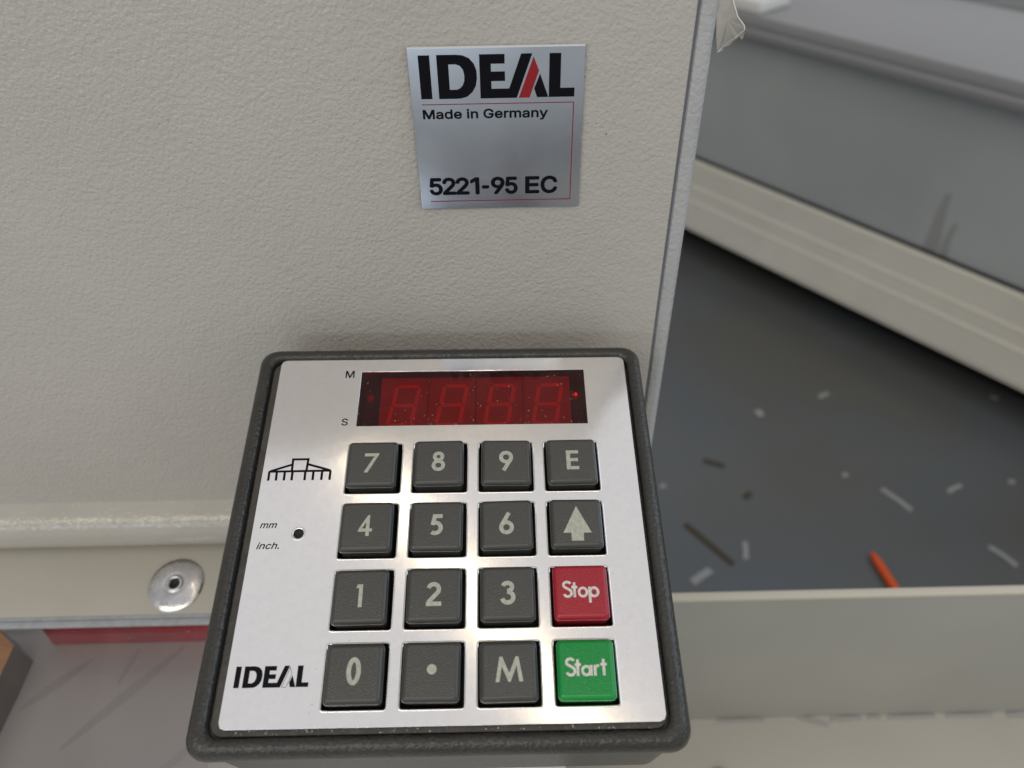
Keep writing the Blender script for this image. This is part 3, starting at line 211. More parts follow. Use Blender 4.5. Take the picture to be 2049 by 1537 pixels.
FONT['num'] = ([[1204,-7,0],[1178,-5,0],[1154,1,0],[1131,11,0],[1111,25,0],[1094,41,0],[1080,60,0],[1069,82,0],[1062,105,0],[1059,130,0],[1115,130,0],[1118,115,0],[1122,102,0],[1129,89,0],[1138,78,0],[1149,68,0],[1161,60,0],[1174,54,0],[1189,51,0],[1204,50,0],[1222,51,0],[1238,56,0],[1253,64,0],[1267,75,0],[1279,89,0],[1288,104,0],[1295,122,0],[1298,141,0],[1300,162,0],[1298,183,0],[1294,203,0],[1288,221,0],[1278,237,0],[1266,251,0],[1253,262,0],[1236,270,0],[1219,275,0],[1201,277,0],[1186,276,0],[1171,273,0],[1155,268,0],[1142,262,0],[1130,255,0],[1120,246,0],[1065,253,0],[1092,509,0],[1334,509,0],[1334,452,0],[1141,452,0],[1126,301,0],[1128,301,0],[1138,311,0],[1151,318,0],[1165,325,0],[1180,330,0],[1196,333,0],[1211,334,0],[1232,332,0],[1252,328,0],[1270,321,0],[1287,311,0],[1302,299,0],[1315,285,0],[1327,269,0],[1338,251,0],[1346,231,0],[1352,210,0],[1356,187,0],[1357,163,0],[1354,132,0],[1348,102,0],[1337,76,0],[1322,52,0],[1304,32,0],[1283,15,0],[1259,3,0],[1233,-4,0],[1395,0,1],[1395,47,1],[1571,248,1],[1586,266,1],[1599,282,1],[1610,298,1],[1619,312,1],[1626,327,1],[1631,341,1],[1634,356,1],[1635,371,1],[1634,389,1],[1630,405,1],[1623,419,1],[1614,431,1],[1604,441,1],[1591,449,1],[1577,455,1],[1561,458,1],[1545,460,1],[1527,458,1],[1511,454,1],[1496,447,1],[1484,438,1],[1474,427,1],[1465,413,1],[1459,398,1],[1455,381,1],[1454,362,1],[1397,362,1],[1399,391,1],[1405,418,1],[1416,442,1],[1431,464,1],[1449,482,1],[1469,496,1],[1492,507,1],[1519,513,1],[1546,516,1],[1573,513,1],[1598,507,1],[1622,497,1],[1642,482,1],[1659,465,1],[1673,445,1],[1683,423,1],[1690,398,1],[1692,372,1],[1691,354,1],[1688,336,1],[1682,318,1],[1675,299,1],[1664,280,1],[1650,259,1],[1632,235,1],[1610,209,1],[1585,180,1],[1478,60,1],[1478,57,1],[1699,57,1],[1699,0,1],[1738,0,2],[1738,47,2],[1916,248,2],[1931,266,2],[1944,282,2],[1955,298,2],[1964,312,2],[1971,327,2],[1976,341,2],[1979,356,2],[1980,371,2],[1979,389,2],[1975,405,2],[1968,419,2],[1959,431,2],[1948,441,2],[1935,449,2],[1921,455,2],[1906,458,2],[1889,460,2],[1871,458,2],[1855,454,2],[1840,447,2],[1827,438,2],[1817,427,2],[1808,413,2],[1802,398,2],[1798,381,2],[1797,362,2],[1739,362,2],[1741,391,2],[1748,418,2],[1758,442,2],[1774,464,2],[1791,482,2],[1812,496,2],[1836,507,2],[1862,513,2],[1890,516,2],[1917,513,2],[1943,507,2],[1966,497,2],[1987,482,2],[2004,465,2],[2018,445,2],[2029,423,2],[2035,398,2],[2037,372,2],[2036,354,2],[2033,336,2],[2028,318,2],[2020,299,2],[2009,280,2],[1995,259,2],[1977,235,2],[1955,209,2],[1929,180,2],[1822,60,2],[1822,57,2],[2045,57,2],[2045,0,2],[2307,509,3],[2307,0,3],[2244,0,3],[2244,448,3],[2239,448,3],[2115,358,3],[2115,427,3],[2229,509,3],[2557,244,4],[2557,188,4],[2413,188,4],[2413,244,4],[2803,516,5],[2832,513,5],[2858,506,5],[2882,494,5],[2904,478,5],[2922,458,5],[2937,434,5],[2948,408,5],[2955,378,5],[2957,347,5],[2955,322,5],[2950,296,5],[2942,270,5],[2928,240,5],[2910,207,5],[2887,168,5],[2779,0,5],[2713,0,5],[2875,248,5],[2880,248,5],[2875,238,5],[2869,229,5],[2861,221,5],[2853,214,5],[2842,207,5],[2832,202,5],[2821,198,5],[2808,195,5],[2795,195,5],[2768,197,5],[2742,203,5],[2719,214,5],[2699,229,5],[2682,247,5],[2668,269,5],[2657,294,5],[2651,321,5],[2650,352,5],[2651,382,5],[2658,411,5],[2669,436,5],[2685,459,5],[2703,479,5],[2724,494,5],[2748,506,5],[2774,513,5],[2803,460,5],[2786,459,5],[2769,454,5],[2754,446,5],[2740,435,5],[2729,423,5],[2720,407,5],[2713,390,5],[2709,372,5],[2708,352,5],[2709,331,5],[2713,313,5],[2720,295,5],[2729,280,5],[2740,268,5],[2754,257,5],[2769,250,5],[2786,245,5],[2803,243,5],[2821,245,5],[2838,249,5],[2853,257,5],[2866,267,5],[2877,280,5],[2887,295,5],[2893,312,5],[2897,330,5],[2899,350,5],[2897,371,5],[2893,390,5],[2887,407,5],[2877,422,5],[2866,435,5],[2853,446,5],[2838,454,5],[2822,459,5],[3149,-7,7],[3123,-5,7],[3101,1,7],[3079,11,7],[3061,25,7],[3044,41,7],[3031,60,7],[3021,82,7],[3014,105,7],[3011,130,7],[3065,130,7],[3066,115,7],[3071,102,7],[3078,89,7],[3086,78,7],[3096,68,7],[3108,60,7],[3121,54,7],[3135,51,7],[3149,50,7],[3165,51,7],[3181,56,7],[3196,64,7],[3209,75,7],[3219,89,7],[3227,104,7],[3234,122,7],[3238,141,7],[3239,162,7],[3238,183,7],[3234,203,7],[3227,221,7],[3218,237,7],[3207,251,7],[3194,262,7],[3180,270,7],[3163,275,7],[3146,277,7],[3131,276,7],[3117,273,7],[3103,268,7],[3089,262,7],[3078,255,7],[3069,246,7],[3018,253,7],[3042,509,7],[3272,509,7],[3272,452,7],[3089,452,7],[3074,301,7],[3077,301,7],[3087,311,7],[3098,318,7],[3112,325,7],[3126,330,7],[3141,333,7],[3156,334,7],[3175,332,7],[3193,328,7],[3210,321,7],[3226,311,7],[3241,299,7],[3254,285,7],[3266,269,7],[3275,251,7],[3283,231,7],[3289,210,7],[3292,187,7],[3293,163,7],[3291,132,7],[3284,102,7],[3274,76,7],[3260,52,7],[3243,32,7],[3223,15,7],[3200,3,7],[3175,-4,7],[3530,0,8],[3530,509,8],[3851,509,8],[3851,452,8],[3596,452,8],[3596,286,8],[3833,286,8],[3833,229,8],[3596,229,8],[3596,57,8],[3853,57,8],[3853,0,8],[4133,-7,9],[4095,-3,9],[4060,7,9],[4028,25,9],[3999,49,9],[3975,79,9],[3956,115,9],[3941,157,9],[3932,203,9],[3930,254,9],[3932,305,9],[3941,352,9],[3956,393,9],[3975,429,9],[3999,459,9],[4028,484,9],[4060,501,9],[4095,512,9],[4133,516,9],[4155,514,9],[4177,511,9],[4198,504,9],[4218,496,9],[4236,485,9],[4253,471,9],[4269,456,9],[4282,438,9],[4294,418,9],[4303,397,9],[4311,373,9],[4317,348,9],[4259,348,9],[4254,365,9],[4249,380,9],[4242,395,9],[4234,407,9],[4224,418,9],[4213,428,9],[4201,437,9],[4189,444,9],[4176,449,9],[4161,453,9],[4147,455,9],[4133,456,9],[4106,453,9],[4081,445,9],[4057,432,9],[4037,414,9],[4020,391,9],[4006,364,9],[3995,332,9],[3989,295,9],[3986,254,9],[3989,213,9],[3995,177,9],[4006,145,9],[4020,117,9],[4038,94,9],[4058,76,9],[4081,63,9],[4106,56,9],[4133,53,9],[4147,54,9],[4161,56,9],[4176,60,9],[4189,65,9],[4201,72,9],[4213,81,9],[4224,90,9],[4234,102,9],[4242,114,9],[4249,128,9],[4254,144,9],[4259,160,9],[4317,160,9],[4311,135,9],[4304,112,9],[4294,91,9],[4283,71,9],[4269,53,9],[4253,38,9],[4236,24,9],[4218,13,9],[4198,5,9],[4177,-2,9],[4156,-6,9]],[[44,45,48],[48,45,46],[48,46,47],[44,48,49],[55,56,57],[54,55,57],[54,57,58],[53,54,58],[53,58,59],[52,53,59],[52,59,60],[51,52,60],[50,51,60],[50,60,61],[44,49,50],[44,50,61],[44,61,38],[38,61,62],[38,62,37],[37,62,63],[36,37,63],[44,38,39],[35,36,63],[44,39,40],[34,35,63],[34,63,64],[44,40,41],[44,41,42],[33,34,64],[44,42,43],[32,33,64],[32,64,65],[31,32,65],[31,65,66],[30,31,66],[30,66,67],[29,30,67],[29,67,68],[28,29,68],[28,68,69],[27,28,69],[26,27,69],[26,69,70],[8,9,10],[8,10,11],[25,26,70],[8,11,12],[7,8,12],[24,25,70],[7,12,13],[24,70,71],[7,13,14],[23,24,71],[6,7,14],[6,14,15],[23,71,72],[22,23,72],[6,15,16],[21,22,72],[5,6,16],[5,16,17],[20,21,72],[5,17,18],[20,72,73],[5,18,19],[19,20,73],[5,19,73],[4,5,73],[4,73,74],[3,4,74],[3,74,75],[2,3,75],[2,75,76],[1,2,76],[1,76,0],[114,115,116],[113,114,116],[113,116,117],[112,113,117],[112,117,118],[112,118,119],[111,112,119],[110,111,119],[110,119,120],[110,120,96],[96,120,121],[109,110,97],[97,110,96],[95,96,121],[109,97,98],[94,95,121],[93,94,121],[109,98,99],[92,93,121],[109,99,100],[92,121,122],[108,109,100],[91,92,122],[108,100,101],[90,91,122],[108,101,102],[90,122,123],[89,90,123],[107,108,102],[107,102,103],[88,89,123],[107,103,104],[88,123,124],[106,107,104],[87,88,124],[106,104,105],[87,124,125],[86,87,125],[85,86,125],[85,125,126],[84,85,126],[84,126,127],[83,84,127],[83,127,128],[82,83,128],[82,128,129],[81,82,129],[80,81,129],[80,129,130],[79,80,130],[79,130,131],[78,79,131],[78,131,132],[78,132,133],[78,133,134],[78,134,135],[78,135,136],[78,136,137],[77,78,137],[175,176,177],[174,175,177],[174,177,178],[173,174,178],[173,178,179],[173,179,180],[172,173,180],[171,172,180],[171,180,181],[171,181,157],[157,181,182],[170,171,158],[158,171,157],[156,157,182],[170,158,159],[155,156,182],[154,155,182],[170,159,160],[153,154,182],[170,160,161],[153,182,183],[169,170,161],[152,153,183],[169,161,162],[151,152,183],[169,162,163],[151,183,184],[150,151,184],[168,169,163],[168,163,164],[149,150,184],[168,164,165],[149,184,185],[167,168,165],[148,149,185],[167,165,166],[148,185,186],[147,148,186],[146,147,186],[146,186,187],[145,146,187],[145,187,188],[144,145,188],[144,188,189],[143,144,189],[143,189,190],[142,143,190],[141,142,190],[141,190,191],[140,141,191],[140,191,192],[139,140,192],[139,192,193],[139,193,194],[139,194,195],[139,195,196],[139,196,197],[139,197,198],[138,139,198],[205,206,199],[205,199,203],[203,199,202],[202,199,200],[205,203,204],[201,202,200],[209,210,207],[209,207,208],[256,211,212],[255,256,212],[255,212,213],[254,255,213],[254,213,214],[253,254,214],[253,214,215],[252,253,215],[252,215,257],[257,215,216],[252,257,258],[292,257,216],[251,252,258],[251,258,259],[291,292,216],[291,216,217],[251,259,260],[290,291,217],[251,260,261],[289,290,217],[250,251,261],[250,261,262],[288,289,217],[288,217,218],[250,262,263],[287,288,218],[249,250,263],[287,218,219],[249,263,264],[286,287,219],[249,264,265],[285,286,219],[248,249,265],[285,219,220],[248,265,266],[284,285,220],[247,248,266],[247,266,267],[283,284,220],[283,220,221],[247,267,268],[282,283,221],[282,221,222],[246,247,268],[246,268,269],[281,282,222],[281,222,223],[246,269,270],[280,281,223],[245,246,270],[245,270,271],[279,280,223],[279,223,224],[244,245,271],[244,271,272],[278,279,224],[244,272,273],[277,278,230],[230,278,224],[244,273,274],[276,277,229],[229,277,230],[276,229,235],[235,229,228],[231,230,224],[243,244,274],[243,274,275],[275,276,235],[243,275,235],[231,224,225],[232,231,225],[242,243,235],[233,232,225],[234,233,225],[241,242,235],[235,234,225],[241,235,236],[228,235,225],[228,225,226],[240,241,236],[240,236,237],[240,237,238],[239,240,238],[228,226,227],[337,338,341],[341,338,339],[341,339,340],[337,341,342],[348,349,350],[347,348,350],[347,350,351],[346,347,351],[346,351,352],[345,346,352],[345,352,353],[344,345,353],[343,344,353],[343,353,354],[337,342,343],[337,343,354],[337,354,331],[331,354,355],[331,355,330],[330,355,356],[329,330,356],[337,331,332],[328,329,356],[337,332,333],[327,328,356],[327,356,357],[337,333,334],[337,334,335],[326,327,357],[337,335,336],[325,326,357],[325,357,358],[324,325,358],[324,358,359],[323,324,359],[323,359,360],[322,323,360],[322,360,361],[321,322,361],[321,361,362],[320,321,362],[319,320,362],[319,362,363],[301,302,303],[301,303,304],[318,319,363],[301,304,305],[300,301,305],[317,318,363],[300,305,306],[317,363,364],[300,306,307],[316,317,364],[299,300,307],[299,307,308],[316,364,365],[315,316,365],[299,308,309],[314,315,365],[298,299,309],[298,309,310],[313,314,365],[298,310,311],[313,365,366],[298,311,312],[312,313,366],[298,312,366],[297,298,366],[297,366,367],[296,297,367],[296,367,368],[295,296,368],[295,368,369],[294,295,369],[294,369,293],[370,371,374],[374,371,372],[374,372,373],[370,374,375],[370,375,378],[378,375,376],[378,376,377],[370,378,379],[370,379,380],[370,380,381],[399,400,401],[399,401,402],[398,399,402],[398,402,403],[398,403,404],[397,398,404],[397,404,405],[397,405,406],[396,397,406],[396,406,407],[395,396,426],[426,396,425],[425,396,407],[424,425,407],[424,407,408],[423,424,408],[395,426,427],[422,423,408],[421,422,408],[395,427,428],[420,421,408],[420,408,409],[419,420,409],[395,428,429],[394,395,429],[418,419,409],[417,418,409],[417,409,410],[394,429,430],[416,417,410],[416,410,411],[415,416,411],[393,394,430],[393,430,431],[414,415,411],[414,411,412],[413,414,412],[393,431,432],[392,393,432],[392,432,433],[391,392,433],[391,433,434],[390,391,434],[390,434,435],[390,435,436],[389,390,436],[389,436,437],[454,455,456],[454,456,457],[388,389,437],[388,437,438],[453,454,457],[453,457,458],[452,453,458],[388,438,439],[387,388,439],[451,452,458],[451,458,459],[450,451,459],[387,439,440],[450,459,460],[449,450,460],[448,449,460],[386,387,440],[386,440,441],[447,448,460],[447,460,461],[446,447,461],[386,441,442],[445,446,461],[386,442,443],[444,445,461],[443,444,461],[386,443,461],[386,461,462],[385,386,462],[385,462,463],[384,385,463],[384,463,464],[384,464,465],[383,384,465],[383,465,466],[383,466,467],[382,383,467]])
FONT['M'] = ([[60,0,0],[60,509,0],[160,509,0],[314,110,0],[468,509,0],[568,509,0],[568,0,0],[504,0,0],[504,395,0],[344,0,0],[284,0,0],[124,395,0],[124,0,0]],[[0,1,11,12],[1,2,11],[2,10,11],[2,3,10],[3,9,10],[3,4,9],[4,8,9],[4,5,8],[5,6,7,8]])
FONT['S'] = ([[224,-9,0],[188,-7,0],[156,-1,0],[128,9,0],[102,23,0],[81,40,0],[64,60,0],[51,83,0],[42,109,0],[38,137,0],[104,137,0],[108,118,0],[114,102,0],[123,88,0],[136,76,0],[150,66,0],[166,59,0],[185,53,0],[204,50,0],[224,49,0],[246,50,0],[267,54,0],[286,60,0],[303,69,0],[317,79,0],[329,92,0],[338,106,0],[344,122,0],[346,139,0],[344,154,0],[340,168,0],[332,179,0],[322,189,0],[310,197,0],[296,205,0],[280,211,0],[263,217,0],[184,239,0],[145,253,0],[112,269,0],[86,289,0],[67,313,0],[56,341,0],[52,372,0],[54,400,0],[62,425,0],[75,448,0],[92,468,0],[113,484,0],[138,498,0],[165,508,0],[195,514,0],[227,516,0],[259,514,0],[289,508,0],[316,498,0],[340,484,0],[360,468,0],[377,449,0],[390,427,0],[398,403,0],[401,378,0],[337,378,0],[332,402,0],[320,421,0],[302,437,0],[280,449,0],[254,456,0],[225,459,0],[204,457,0],[185,454,0],[167,448,0],[152,440,0],[139,430,0],[129,418,0],[121,405,0],[117,391,0],[115,376,0],[117,359,0],[122,345,0],[131,334,0],[142,324,0],[155,315,0],[169,308,0],[184,302,0],[198,297,0],[212,293,0],[264,279,0],[279,275,0],[295,270,0],[312,264,0],[328,256,0],[344,248,0],[359,238,0],[372,226,0],[384,213,0],[395,198,0],[402,180,0],[407,161,0],[408,139,0],[406,112,0],[399,87,0],[386,64,0],[370,43,0],[349,25,0],[323,11,0],[294,0,0],[261,-7,0]],[[51,52,53],[50,51,53],[50,53,54],[49,50,54],[49,54,55],[48,49,55],[48,55,56],[47,48,56],[47,56,57],[46,47,68],[68,47,57],[68,57,58],[46,68,69],[67,68,58],[46,69,70],[66,67,58],[46,70,71],[65,66,58],[65,58,59],[45,46,71],[45,71,72],[45,72,73],[64,65,59],[45,73,74],[64,59,60],[44,45,74],[63,64,60],[44,74,75],[44,75,76],[63,60,61],[62,63,61],[43,44,76],[43,76,77],[43,77,78],[42,43,78],[42,78,79],[42,79,80],[41,42,80],[41,80,81],[41,81,82],[41,82,83],[40,41,83],[40,83,84],[40,84,85],[40,85,86],[40,86,87],[39,40,87],[39,87,88],[39,88,89],[39,89,90],[38,39,90],[38,90,91],[38,91,92],[37,38,92],[37,92,93],[36,37,93],[36,93,94],[36,94,95],[35,36,95],[35,95,96],[34,35,96],[33,34,96],[33,96,97],[32,33,97],[31,32,97],[31,97,98],[30,31,98],[29,30,98],[29,98,99],[28,29,99],[27,28,99],[27,99,100],[8,9,10],[8,10,11],[26,27,100],[8,11,12],[26,100,101],[7,8,12],[25,26,101],[7,12,13],[24,25,101],[7,13,14],[24,101,102],[6,7,14],[23,24,102],[6,14,15],[22,23,102],[6,15,16],[22,102,103],[5,6,16],[21,22,103],[5,16,17],[20,21,103],[5,17,18],[5,18,19],[19,20,103],[5,19,103],[5,103,104],[4,5,104],[4,104,105],[3,4,105],[3,105,106],[2,3,106],[2,106,107],[1,2,107],[0,1,107]])
FONT['mm'] = ([[53,0,0],[147,379,0],[207,379,0],[186,295,0],[181,295,0],[192,314,0],[205,331,0],[219,346,0],[234,358,0],[250,368,0],[266,376,0],[283,382,0],[299,385,0],[316,386,0],[341,383,0],[362,375,0],[377,361,0],[388,342,0],[394,320,0],[395,295,0],[386,295,0],[396,312,0],[409,329,0],[423,343,0],[439,356,0],[456,366,0],[474,375,0],[494,381,0],[513,385,0],[533,386,0],[554,385,0],[573,380,0],[590,372,0],[604,361,0],[615,346,0],[623,328,0],[626,307,0],[626,283,0],[621,255,0],[557,0,0],[496,0,0],[559,254,0],[563,279,0],[560,298,0],[551,313,0],[537,323,0],[520,329,0],[501,330,0],[485,329,0],[469,326,0],[454,320,0],[441,312,0],[428,302,0],[418,290,0],[409,277,0],[402,263,0],[397,247,0],[335,0,0],[274,0,0],[339,260,0],[342,280,0],[339,297,0],[331,311,0],[318,322,0],[302,328,0],[282,330,0],[267,329,0],[252,326,0],[238,320,0],[223,312,0],[210,302,0],[198,289,0],[188,274,0],[179,257,0],[173,238,0],[114,0,0],[662,0,1],[757,379,1],[817,379,1],[796,295,1],[791,295,1],[802,314,1],[815,331,1],[829,346,1],[844,358,1],[859,368,1],[876,376,1],[893,382,1],[909,385,1],[925,386,1],[951,383,1],[972,375,1],[987,361,1],[998,342,1],[1004,320,1],[1004,295,1],[996,295,1],[1006,312,1],[1018,329,1],[1033,343,1],[1049,356,1],[1066,366,1],[1084,375,1],[1103,381,1],[1123,385,1],[1143,386,1],[1164,385,1],[1183,380,1],[1200,372,1],[1214,361,1],[1225,346,1],[1233,328,1],[1236,307,1],[1236,283,1],[1230,255,1],[1167,0,1],[1105,0,1],[1169,254,1],[1173,279,1],[1170,298,1],[1160,313,1],[1147,323,1],[1130,329,1],[1111,330,1],[1094,329,1],[1079,326,1],[1064,320,1],[1050,312,1],[1038,302,1],[1028,290,1],[1019,277,1],[1012,263,1],[1007,247,1],[945,0,1],[884,0,1],[949,260,1],[951,280,1],[949,297,1],[941,311,1],[928,322,1],[912,328,1],[892,330,1],[877,329,1],[862,326,1],[847,320,1],[833,312,1],[820,302,1],[808,289,1],[797,274,1],[789,257,1],[783,238,1],[723,0,1]],[[12,13,14],[28,29,30],[11,12,14],[27,28,30],[27,30,31],[11,14,15],[10,11,15],[26,27,31],[26,31,32],[0,1,2],[0,2,4],[4,2,3],[9,10,15],[9,15,16],[25,26,32],[25,32,33],[8,9,16],[24,25,33],[8,16,17],[24,33,34],[7,8,17],[23,24,34],[6,7,17],[23,34,35],[22,23,47],[47,23,35],[6,17,65],[65,17,18],[5,6,67],[67,6,66],[66,6,65],[64,65,18],[22,47,48],[46,47,35],[21,22,49],[49,22,48],[45,46,35],[63,64,18],[45,35,36],[5,67,68],[21,49,50],[44,45,36],[62,63,18],[5,68,69],[62,18,19],[21,50,51],[4,5,69],[43,44,36],[4,69,70],[20,21,51],[20,51,52],[61,62,19],[43,36,37],[4,70,71],[20,52,53],[42,43,37],[60,61,20],[20,61,19],[0,4,73],[73,4,72],[72,4,71],[60,20,53],[60,53,54],[42,37,38],[59,60,54],[41,42,38],[59,54,55],[59,55,56],[58,59,56],[0,73,74],[41,38,39],[40,41,39],[58,56,57],[0,74,75],[88,89,90],[104,105,106],[87,88,90],[103,104,106],[103,106,107],[87,90,91],[86,87,91],[102,103,107],[102,107,108],[76,77,78],[76,78,80],[80,78,79],[85,86,91],[85,91,92],[101,102,108],[101,108,109],[84,85,92],[100,101,109],[84,92,93],[100,109,110],[83,84,93],[99,100,110],[82,83,93],[99,110,111],[98,99,123],[123,99,111],[82,93,141],[141,93,94],[81,82,143],[143,82,142],[142,82,141],[140,141,94],[98,123,124],[122,123,111],[97,98,124],[97,124,125],[121,122,111],[139,140,94],[121,111,112],[81,143,144],[97,125,126],[120,121,112],[138,139,94],[81,144,145],[138,94,95],[97,126,127],[80,81,145],[119,120,112],[80,145,146],[96,97,127],[96,127,128],[137,138,95],[119,112,113],[80,146,147],[96,128,129],[118,119,113],[136,137,96],[96,137,95],[76,80,148],[148,80,147],[136,96,129],[136,129,130],[118,113,114],[135,136,130],[117,118,114],[135,130,131],[76,148,149],[135,131,132],[134,135,132],[76,149,150],[117,114,115],[116,117,115],[134,132,133],[76,150,151]])
FONT['inch'] = ([[53,0,0],[147,379,0],[209,379,0],[114,0,0],[194,443,1],[184,444,1],[175,448,1],[167,455,1],[163,463,1],[161,472,1],[162,483,1],[166,494,1],[173,504,1],[182,512,1],[192,518,1],[203,522,1],[215,524,1],[225,522,1],[235,518,1],[242,512,1],[247,504,1],[248,494,1],[247,483,1],[243,472,1],[237,463,1],[228,455,1],[217,448,1],[206,444,1],[337,227,2],[280,0,2],[219,0,2],[314,379,2],[373,379,2],[350,287,2],[341,287,2],[362,319,2],[385,344,2],[409,362,2],[435,374,2],[462,382,2],[490,384,2],[514,383,2],[536,377,2],[554,369,2],[569,356,2],[580,340,2],[587,321,2],[591,298,2],[590,271,2],[584,240,2],[524,0,2],[463,0,2],[521,235,2],[526,263,2],[524,286,2],[516,304,2],[502,318,2],[483,326,2],[459,329,2],[441,328,2],[424,324,2],[407,317,2],[391,308,2],[377,297,2],[364,283,2],[352,266,2],[344,248,2],[781,-8,3],[749,-5,3],[721,3,3],[697,16,3],[678,35,3],[663,58,3],[654,85,3],[649,116,3],[650,150,3],[657,187,3],[669,225,3],[685,260,3],[705,291,3],[728,318,3],[754,341,3],[783,360,3],[814,374,3],[846,382,3],[880,384,3],[898,384,3],[915,381,3],[931,377,3],[945,371,3],[958,364,3],[970,356,3],[981,346,3],[990,335,3],[997,322,3],[1002,308,3],[1006,293,3],[1007,277,3],[945,262,3],[944,272,3],[942,281,3],[939,289,3],[935,297,3],[930,304,3],[924,311,3],[917,316,3],[909,321,3],[900,325,3],[889,328,3],[878,329,3],[866,330,3],[842,328,3],[820,321,3],[799,310,3],[780,296,3],[764,278,3],[749,258,3],[737,236,3],[727,212,3],[719,187,3],[715,163,3],[713,139,3],[714,117,3],[719,97,3],[726,80,3],[738,66,3],[753,55,3],[772,49,3],[795,46,3],[808,47,3],[820,49,3],[832,52,3],[843,55,3],[854,60,3],[864,66,3],[873,73,3],[882,80,3],[890,89,3],[897,98,3],[904,107,3],[910,117,3],[965,102,3],[955,86,3],[944,70,3],[932,56,3],[918,43,3],[903,32,3],[888,21,3],[871,12,3],[854,5,3],[837,-1,3],[819,-5,3],[800,-7,3],[1142,227,4],[1086,0,4],[1025,0,4],[1152,509,4],[1213,509,4],[1158,287,4],[1146,287,4],[1167,319,4],[1190,344,4],[1215,362,4],[1240,374,4],[1267,382,4],[1295,384,4],[1320,383,4],[1341,377,4],[1359,369,4],[1374,356,4],[1385,340,4],[1393,321,4],[1396,298,4],[1395,271,4],[1389,240,4],[1329,0,4],[1268,0,4],[1327,235,4],[1331,263,4],[1329,286,4],[1321,304,4],[1307,318,4],[1288,326,4],[1264,329,4],[1246,328,4],[1229,324,4],[1212,317,4],[1196,308,4],[1182,297,4],[1169,283,4],[1158,266,4],[1149,248,4],[1476,-4,5],[1465,-3,5],[1455,1,5],[1447,9,5],[1442,18,5],[1440,29,5],[1442,41,5],[1446,53,5],[1454,64,5],[1463,73,5],[1475,81,5],[1487,85,5],[1499,87,5],[1511,85,5],[1520,81,5],[1528,73,5],[1533,64,5],[1535,53,5],[1533,41,5],[1529,29,5],[1522,18,5],[1512,9,5],[1501,1,5],[1489,-3,5]],[[0,1,2],[0,2,3],[15,16,17],[14,15,17],[14,17,18],[13,14,18],[13,18,19],[12,13,19],[12,19,20],[11,12,20],[11,20,21],[10,11,21],[10,21,22],[9,10,22],[9,22,23],[8,9,23],[8,23,24],[7,8,24],[7,24,25],[6,7,25],[6,25,26],[5,6,26],[5,26,27],[4,5,27],[39,40,41],[39,41,42],[38,39,42],[30,31,32],[30,32,34],[34,32,33],[38,42,43],[37,38,43],[37,43,44],[36,37,44],[36,44,45],[35,36,59],[59,36,45],[59,45,58],[58,45,46],[57,58,46],[35,59,60],[56,57,46],[35,60,61],[56,46,47],[34,35,61],[55,56,47],[34,61,62],[34,62,63],[54,55,47],[54,47,48],[34,63,64],[30,34,65],[65,34,64],[53,54,48],[53,48,49],[30,65,66],[52,53,49],[30,66,28],[52,49,50],[51,52,50],[30,28,29],[84,85,86],[84,86,87],[83,84,87],[83,87,88],[83,88,89],[82,83,89],[82,89,90],[82,90,91],[81,82,91],[81,91,92],[81,92,93],[80,81,111],[111,81,110],[110,81,93],[110,93,94],[109,110,94],[108,109,94],[80,111,112],[107,108,94],[106,107,94],[106,94,95],[80,112,113],[105,106,95],[79,80,113],[104,105,95],[103,104,95],[79,113,114],[103,95,96],[102,103,96],[101,102,96],[79,114,115],[101,96,97],[78,79,115],[100,101,97],[99,100,97],[78,115,116],[99,97,98],[77,78,116],[77,116,117],[77,117,118],[76,77,118],[76,118,119],[75,76,119],[75,119,120],[75,120,121],[74,75,121],[74,121,122],[74,122,123],[139,140,141],[73,74,123],[138,139,141],[138,141,142],[137,138,142],[73,123,124],[136,137,142],[136,142,143],[72,73,124],[72,124,125],[135,136,143],[134,135,143],[134,143,144],[72,125,126],[133,134,144],[132,133,144],[71,72,126],[132,144,145],[71,126,127],[131,132,145],[130,131,145],[71,127,128],[129,130,145],[128,129,145],[71,128,145],[71,145,146],[70,71,146],[70,146,147],[70,147,148],[69,70,148],[69,148,149],[69,149,150],[68,69,150],[68,150,151],[67,68,151],[67,151,152],[155,156,157],[155,157,159],[159,157,158],[164,165,166],[164,166,167],[163,164,167],[163,167,168],[162,163,168],[162,168,169],[161,162,169],[161,169,170],[160,161,184],[184,161,170],[184,170,183],[183,170,171],[182,183,171],[160,184,185],[181,182,171],[160,185,186],[181,171,172],[159,160,186],[180,181,172],[159,186,187],[159,187,188],[179,180,172],[179,172,173],[159,188,189],[155,159,191],[191,159,190],[190,159,189],[178,179,173],[178,173,174],[177,178,174],[155,191,153],[177,174,175],[176,177,175],[155,153,154],[203,204,205],[202,203,205],[202,205,206],[201,202,206],[201,206,207],[200,201,207],[200,207,208],[199,200,208],[199,208,209],[198,199,209],[198,209,210],[197,198,210],[197,210,211],[196,197,211],[196,211,212],[195,196,212],[195,212,213],[194,195,213],[194,213,214],[193,194,214],[193,214,215],[192,193,215]])

